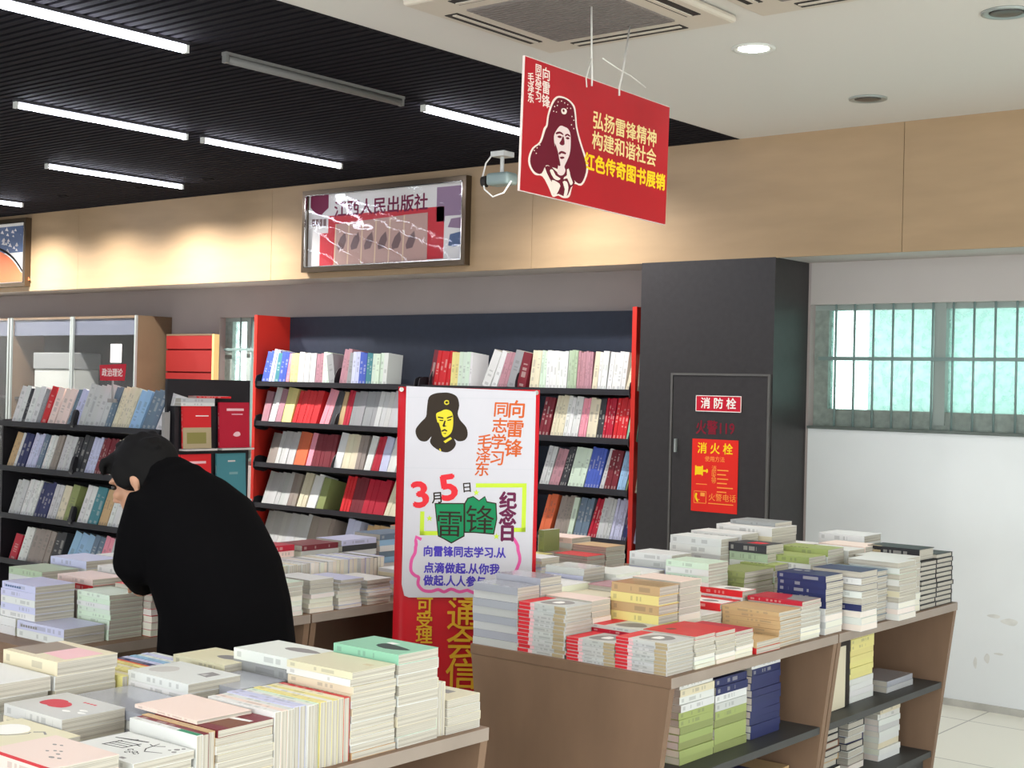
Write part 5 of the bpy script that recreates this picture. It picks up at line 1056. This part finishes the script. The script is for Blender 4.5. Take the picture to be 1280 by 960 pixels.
for r, runs in RACK_RUNS.items():
    F = frame((RX0, 5.40, RROWS[r]), (1, 0, 0), (0, math.cos(RT), -math.sin(RT)), (0, math.sin(RT), math.cos(RT)))
    shelf_run(F, RX0, runs, f'rack {["top", "second", "third", "lowest"][r]} shelf', 'books on the display rack', True, depth=.15)
SHELF_PILE.build('shelved_books', 'mixed book spines filling the lower left shelves of the bookcase', 'books')
# covers turned to the aisle at the rack's end and books lying on its top
GE = 'books shown at the end of the rack'
def face_out(y0, y1, z0, z1, col, label, tilt=3):
    w, h = y1 - y0, z1 - z0; a = R(tilt)
    up_ = Vector((-math.sin(a), 0, math.cos(a))); nn = Vector((math.cos(a), 0, math.sin(a)))
    o = book(frame(Vector((RX1 + .112, y0, z0 + .001)), up_, (0, 1, 0), -nn), h, w, .014, col, label, GE)
    return o
def facep(o, fn):
    m_ = MB(); fn(m_); return m_.build('cover_print', o, Matrix(((1, 0, 0, 0), (0, 1, 0, 0), (0, 0, -1, 0), (0, 0, 0, 1))))
o = face_out(5.48, 5.70, 1.176, 1.44, 'red', 'red and olive book facing the aisle at the rack end'); facep(o, lambda m_: (m_.box(.0, .13, 0, .22, 0, .0004, itan), m_.box(.03, .1, .03, .18, .0004, .0007, mat('print_olive', (140, 132, 78), .5, .2)), m_.box(.2, .206, .1, .2, 0, .0004, iw)))
o = face_out(5.765, 6.01, 1.176, 1.465, 'crimson', 'dark red book facing the aisle, right of the red and olive one'); facep(o, lambda m_: (m_.box(.235, .25, .06, .2, 0, .0004, ipk), m_.box(.21, .216, .1, .19, 0, .0004, ipk), flat(m_, smooth_poly([(.08, .11), (.1, .13), (.1, .16), (.08, .17), (.07, .14)], 2), ipk, 0, .0004)))
o = face_out(5.44, 5.71, .846, 1.14, 'red', 'red book facing the aisle right behind the person\'s collar'); facep(o, lambda m_: (m_.box(.235, .25, .08, .23, 0, .0004, ipk), m_.box(.21, .216, .12, .19, 0, .0004, ipk), m_.box(0, .294, .03, .034, 0, .0004, mat('print_dark_red', (140, 30, 44), .5, .2))))
o = face_out(5.755, 5.99, .846, 1.14, 'teal', 'dark teal book facing the aisle at the rack end'); facep(o, lambda m_: (m_.box(.24, .25, .09, .15, 0, .0004, il), m_.box(.16, .175, .1, .17, 0, .0004, mat('print_teal_light', (120, 156, 160), .5, .2)), flat(m_, [(.02, .1), (.08, .12), (.02, .15)], mat('print_teal_light', (120, 156, 160), .5, .2), 0, .0004)))
o = face_out(5.91, 6.035, .531, .735, 'navy', 'small navy notebook facing the aisle beside the coat'); facep(o, lambda m_: [m_.box(.16, .175, .02 + i * .03, .035 + i * .03, 0, .0004, iw) for i in range(3)])
for (y0, d, z0, z1, col, lab, xo, f_) in ((5.46, .26, 1.441, 1.462, 'white', 'white book lying lowest on the rack end', 0, 'E'), (5.46, .26, 1.4625, 1.49, 'pale grey', 'thick white book lying under the red-edged one on the rack', 0, 'E'), (5.58, .27, 1.4905, 1.503, 'red', 'red-edged white book lying tilted on top of the rack end', .0, 'E')):
    M = flat_M(RX1 - .16 + .1 + xo, y0, z0, d, .17, f_, .5); o = book(M, d, .17, z1 - z0, col, lab, GE, hard=1)
    if col == 'red': m_ = MB(); m_.box(.002, d - .002, .02, .168, 0, .0004, iw); m_.build('cover_print', o, T((0, 0, z1 - z0)))
# bookends
def bookend(M, label):
    t = empty('bookend', M=M); tag(t, label, 'bookend', 'black bookends between the books')
    MB().prism(smooth_poly([(0, 0), (.09, 0), (.10, .06), (.07, .115), (.03, .115), (0, .07)], 3), 'x', 0, .004, black_lac).build('upright_plate', t)
    MB().box(.004, .06, 0, .09, 0, .0005, black_lac).build('foot', t)
for r in range(3):
    F = frame((RX0, 5.40, RROWS[r]), (1, 0, 0), (0, math.cos(RT), -math.sin(RT)), (0, math.sin(RT), math.cos(RT)))
    t = empty('bookend', M=F @ T((-8.115 - RX0, -.022, .001))); tag(t, f'black rounded bookend on the rack {["top", "second", "third"][r]} shelf', 'bookend', 'black bookends between the books')
    MB().prism(smooth_poly([(0, 0), (.03, 0), (.032, .08), (.02, .105), (.0, .1)], 3), 'x', 0, .03, black_lac).build('upright_plate', t)
    MB().box(-.01, .04, 0, .004, 0, .02, black_lac).build('foot', t)
for (r, x, lab) in ((0, -7.145, 'black bookend left of the mauve book, bookcase top shelf left'), (1, -7.135, 'black bookend on the bookcase second shelf left'), (2, -7.16, 'black bookend on the bookcase third shelf left'), (0, -5.53, 'black bookend left of the cream books, bookcase top shelf right'), (0, -6.315 + .06, 'black bookend left of the maroon books, bookcase top shelf right')):
    bookend(shelf_frame(x, 6.832, ROWS[r] + .001, TILT[r]), lab)

# ================================================================== the person
skin = mat('skin', (188, 140, 114), .5, .35, vary=.05, scale=14); coat_m = mat('coat_black_wool', (10, 9, 11), .95, .05, bump=.25, scale=220); hair_m = mat('hair_black', (15, 13, 14), .75, .15, bump=.4, scale=130)
trouser_m = mat('trousers_charcoal', (36, 36, 42), .85, .15); shoe_m = mat('shoe_black', (24, 22, 22), .4, .4); eye_m = mat('eye_dark', (30, 22, 20), .2, .5); lip_m = mat('lip', (160, 96, 88), .5, .3)
def fused(mb, name, mt, voxel, parent, iters=6):
    """union of the overlapping pieces as one continuous smooth surface"""
    me = mb.mesh(name); me.materials.clear()
    o = link(name, me, parent)
    r = o.modifiers.new('fuse', 'REMESH'); r.mode = 'VOXEL'; r.voxel_size = voxel; r.use_smooth_shade = True
    s = o.modifiers.new('smooth', 'SMOOTH'); s.iterations = iters; s.factor = .5
    me2 = bpy.data.meshes.new_from_object(o.evaluated_get(bpy.context.evaluated_depsgraph_get()))
    o.modifiers.clear(); o.data = me2; bpy.data.meshes.remove(me)
    me2.materials.clear(); me2.materials.append(mt)
    for f_ in me2.polygons: f_.use_smooth = True
    return o
V = Vector
def ell(c, ax, ay, a, b, n=20): return [c + ax * (a * math.cos(2 * math.pi * i / n)) + ay * (b * math.sin(2 * math.pi * i / n)) for i in range(n)]
hips, chest, neck, head = V((-3.31, 2.72, .90)), V((-3.425, 2.68, 1.20)), V((-3.50, 2.655, 1.295)), V((-3.585, 2.615, 1.298))
LS, LE, LW = V((-3.452, 2.535, 1.215)), V((-3.475, 2.515, 1.065)), V((-3.625, 2.66, .975))
RS, RE, RW = V((-3.43, 2.835, 1.185)), V((-3.52, 2.96, 1.05)), V((-3.73, 2.93, .99))
side = V((0, 1, 0))
body = MB()
# legs
for s, kx in ((-.085, 0), (.09, .02)):
    h_ = V((-3.31 + kx * .3, 2.72 + s, .87)); k_ = V((-3.33 + kx, 2.72 + s, .48)); a_ = V((-3.29 + kx, 2.72 + s * 1.1, .085))
    body.tube([h_, h_.lerp(k_, .5), k_, k_.lerp(a_, .35), a_], [.088, .075, .056, .054, .037], None, 16)
    body.ball(a_ + V((-.06, 0, -.045)), (.115, .042, .036)); body.ball(a_ + V((.02, 0, -.03)), (.045, .036, .045))
up_t = (chest - hips).normalized(); fr_t = side.cross(up_t).normalized()
body.loft([ell(hips + up_t * -.06, fr_t, side, .09, .13), ell(hips + up_t * .02, fr_t, side, .115, .165), ell(hips.lerp(chest, .4), fr_t, side, .10, .145), ell(hips.lerp(chest, .8), fr_t, side, .115, .165), ell(chest + up_t * .06, fr_t, side, .095, .17), ell(chest + up_t * .105, fr_t, side, .06, .09)])
body.tube([chest + up_t * .06, neck, neck.lerp(head, .6) + V((0, 0, .0))], [.07, .055, .052], None, 16)
def arm(S, E_, Wr, s):
    body.tube([S + V((.02, -s * .03, .0)), S, S.lerp(E_, .5), E_], [.05, .055, .047, .04], None, 14); body.ball(E_, .041)
    body.tube([E_, E_.lerp(Wr, .4), Wr], [.041, .038, .027], None, 14)
arm(LS, LE, LW, -1); arm(RS, RE, RW, 1)
def hand(Wr, d, sgn, dz):
    d = d.normalized(); lat = V((0, 0, 1)).cross(d).normalized(); p = Wr + d * .045 + V((0, 0, dz))
    body.tube([Wr, Wr + d * .03, p + d * .02, p + d * .045], [.026, .03, .032, .026], None, 12)
    for j, (ln, off) in enumerate(((.068, -.027), (.078, -.009), (.072, .009), (.056, .025))):
        b = p + d * .04 + lat * off * sgn; q1 = b + d * ln * .45 + V((0, 0, .006)); q2 = b + d * ln * .8 + V((0, 0, -.004)); q3 = b + d * ln + V((0, 0, -.014))
        body.tube([b - d * .02, b, q1, q2, q3], [.0105, .0105, .0095, .0088, .007], None, 10)
    b = p + lat * -.026 * sgn; body.tube([b - d * .02, b + d * .012 - lat * .014 * sgn, b + d * .035 - lat * .022 * sgn, b + d * .05 - lat * .02 * sgn], [.014, .0125, .011, .008], None, 10)
hand(LW, V((-.85, .45, -.18)), 1, -.012); hand(RW, V((-.9, -.25, -.1)), -1, -.012)
# head: local frame, f = where the face looks, u = crown
hf = V((-.82, -.40, -.42)).normalized(); hl = V((0, 0, 1)).cross(hf).normalized(); hu = hf.cross(hl).normalized()
HM = Matrix(((hf.x, hl.x, hu.x, head.x), (hf.y, hl.y, hu.y, head.y), (hf.z, hl.z, hu.z, head.z), (0, 0, 0, 1)))
hd_ = MB()
hd_.ball((-.012, 0, .022), (.098, .076, .092), None, 24, 16); hd_.ball((.032, 0, -.045), (.062, .056, .07), None, 20, 14); hd_.ball((.06, 0, -.088), (.03, .028, .022))
hd_.tube([(.078, 0, .02), (.094, 0, -.008), (.108, 0, -.028), (.092, 0, -.036)], [.009, .011, .014, .009], None, 12)
for s in (-1, 1):
    hd_.ball((.07, s * .032, .024), (.022, .026, .009)); hd_.ball((.066, s * .042, -.02), (.024, .02, .018)); hd_.ball((.1, s * .011, -.031), (.009, .009, .008))
    hd_.ball((-.012, s * .077, -.008), (.017, .009, .030)); hd_.ball((-.008, s * .077, -.036), (.010, .008, .012))
hd_.ball((.083, 0, -.055), (.014, .022, .006)); hd_.ball((.082, 0, -.065), (.014, .019, .007))
for v_ in hd_.bm.verts: v_.co = HM @ v_.co
hm_ = hd_.mesh('head_piece'); body.bm.from_mesh(hm_); bpy.data.meshes.remove(hm_)
person = fused(body, 'person', skin, .0055, None, 4)
tag(person, 'person in a long dark coat bending over the left book table', 'person')
e_ = MB()
for s in (-1, 1): e_.ball(HM @ V((.082, s * .033, .006)), (.009, .009, .007))
e_.build('eye', person)['label'] = 'dark eyes'; person.children[-1].data.materials.clear(); person.children[-1].data.materials.append(eye_m)
# hair: thick cap over crown, nape and temples
hr = MB()
for i in range(2):
    hr.ball((-.022, 0, .034), (.108, .088, .098), None, 28, 18)
hr.ball((-.07, 0, -.015), (.052, .07, .07)); hr.ball((.045, 0, .085), (.045, .062, .026))
for s in (-1, 1): hr.ball((.02, s * .073, .025), (.035, .014, .045)); hr.ball((-.05, s * .06, -.02), (.04, .026, .05))
for i in range(26):
    a = rng.uniform(0, 6.28); b = rng.uniform(.2, 1.3); c_ = V((-.02 + .1 * math.cos(a) * math.sin(b), .085 * math.sin(a) * math.sin(b), .034 + .095 * math.cos(b))); hr.ball(c_, (.024, .02, .012), None, 8, 6)
for i in range(7): hr.tube([(.065, -.05 + i * .0165, .095), (.086, -.053 + i * .0177, .076), (.09, -.055 + i * .0183, .056 + rng.uniform(-.008, .008))], [.014, .011, .005], None, 8)
# keep the face clear
for v_ in hr.bm.verts: v_.co = HM @ v_.co
hair = fused(hr, 'hair', hair_m, .006, person, 3)
# coat: bent torso flaring to a hem below the table top, collar and two sleeves
ct = MB(); K = MB
hem = V((-3.28, 2.71, .66))
st = [(hem, V((1, 0, 0)), .20, .215), (V((-3.287, 2.712, .80)), V((1, 0, 0)), .19, .212), (V((-3.305, 2.715, .93)), V((.98, 0, .15)), .178, .205), (V((-3.345, 2.705, 1.04)), V((.93, 0, .3)), .175, .212), (V((-3.39, 2.69, 1.135)), V((.88, 0, .4)), .15, .21), (V((-3.43, 2.68, 1.205)), V((.82, 0, .5)), .125, .205), (V((-3.465, 2.67, 1.255)), V((.75, 0, .6)), .10, .165), (V((-3.50, 2.66, 1.295)), V((.7, 0, .65)), .078, .10), (V((-3.53, 2.645, 1.325)), V((.68, 0, .68)), .07, .078)]
ct.loft([ell(c_, a_.normalized(), side, q, r_, 28) for c_, a_, q, r_ in st])
for S, E_, Wr, s in ((LS, LE, LW, -1), (RS, RE, RW, 1)):
    ct.ball(S + V((.02, -s * .03, -.005)), (.08, .075, .078)); ct.tube([S + V((.03, -s * .05, .0)), S, S.lerp(E_, .5), E_], [.07, .078, .072, .066], None, 18); ct.ball(E_, (.067, .067, .067))
    ct.tube([E_, E_.lerp(Wr, .5), Wr + (E_ - Wr) * .06], [.066, .058, .05], None, 18)
# soft folds
for (a, b, r_) in (((-3.21, 2.62, .98), (-3.125, 2.61, .70), .022), ((-3.17, 2.74, 1.0), (-3.10, 2.75, .70), .022), ((-3.36, 2.53, .96), (-3.33, 2.52, .70), .022)): ct.tube([a, V(a).lerp(V(b), .5), b], [r_ * .3, r_, r_ * 1.1], None, 10)
ct.tube([V((-3.455, 2.585, 1.31)), V((-3.44, 2.64, 1.325)), V((-3.445, 2.70, 1.325)), V((-3.475, 2.745, 1.305))], [.022, .026, .026, .022], None, 10)
coat = fused(ct, 'coat', coat_m, .009, person, 8); coat['label'] = 'long plain black coat'
# trousers and shoes
tr_ = MB()
for s, kx in ((-.085, 0), (.09, .02)):
    h_ = V((-3.31 + kx * .3, 2.72 + s, .88)); k_ = V((-3.33 + kx, 2.72 + s, .48)); a_ = V((-3.29 + kx, 2.72 + s * 1.1, .075))
    tr_.tube([h_, h_.lerp(k_, .5), k_, k_.lerp(a_, .5), a_], [.105, .092, .076, .07, .068], None, 18)
tr_.ball((-3.31, 2.72, .9), (.13, .18, .10))
fused(tr_, 'trousers', trouser_m, .009, person, 4)
for s, kx in ((-.085, 0), (.09, .02)):
    a_ = V((-3.29 + kx, 2.72 + s * 1.1, 0)); sh = MB()
    sh.loft([[a_ + V((x, y * w_, z)) for x, y in [(.15 * math.cos(t_) - .055, math.sin(t_)) for t_ in [i * math.pi / 10 for i in range(20)]]] for z, w_ in ((.0, .05), (.02, .053), (.05, .05), (.075, .042))])
    sh.ball(a_ + V((.03, 0, .075)), (.06, .048, .045))
    o = fused(sh, 'shoe', shoe_m, .008, person, 3)

person.location = (.013, .011, 0)
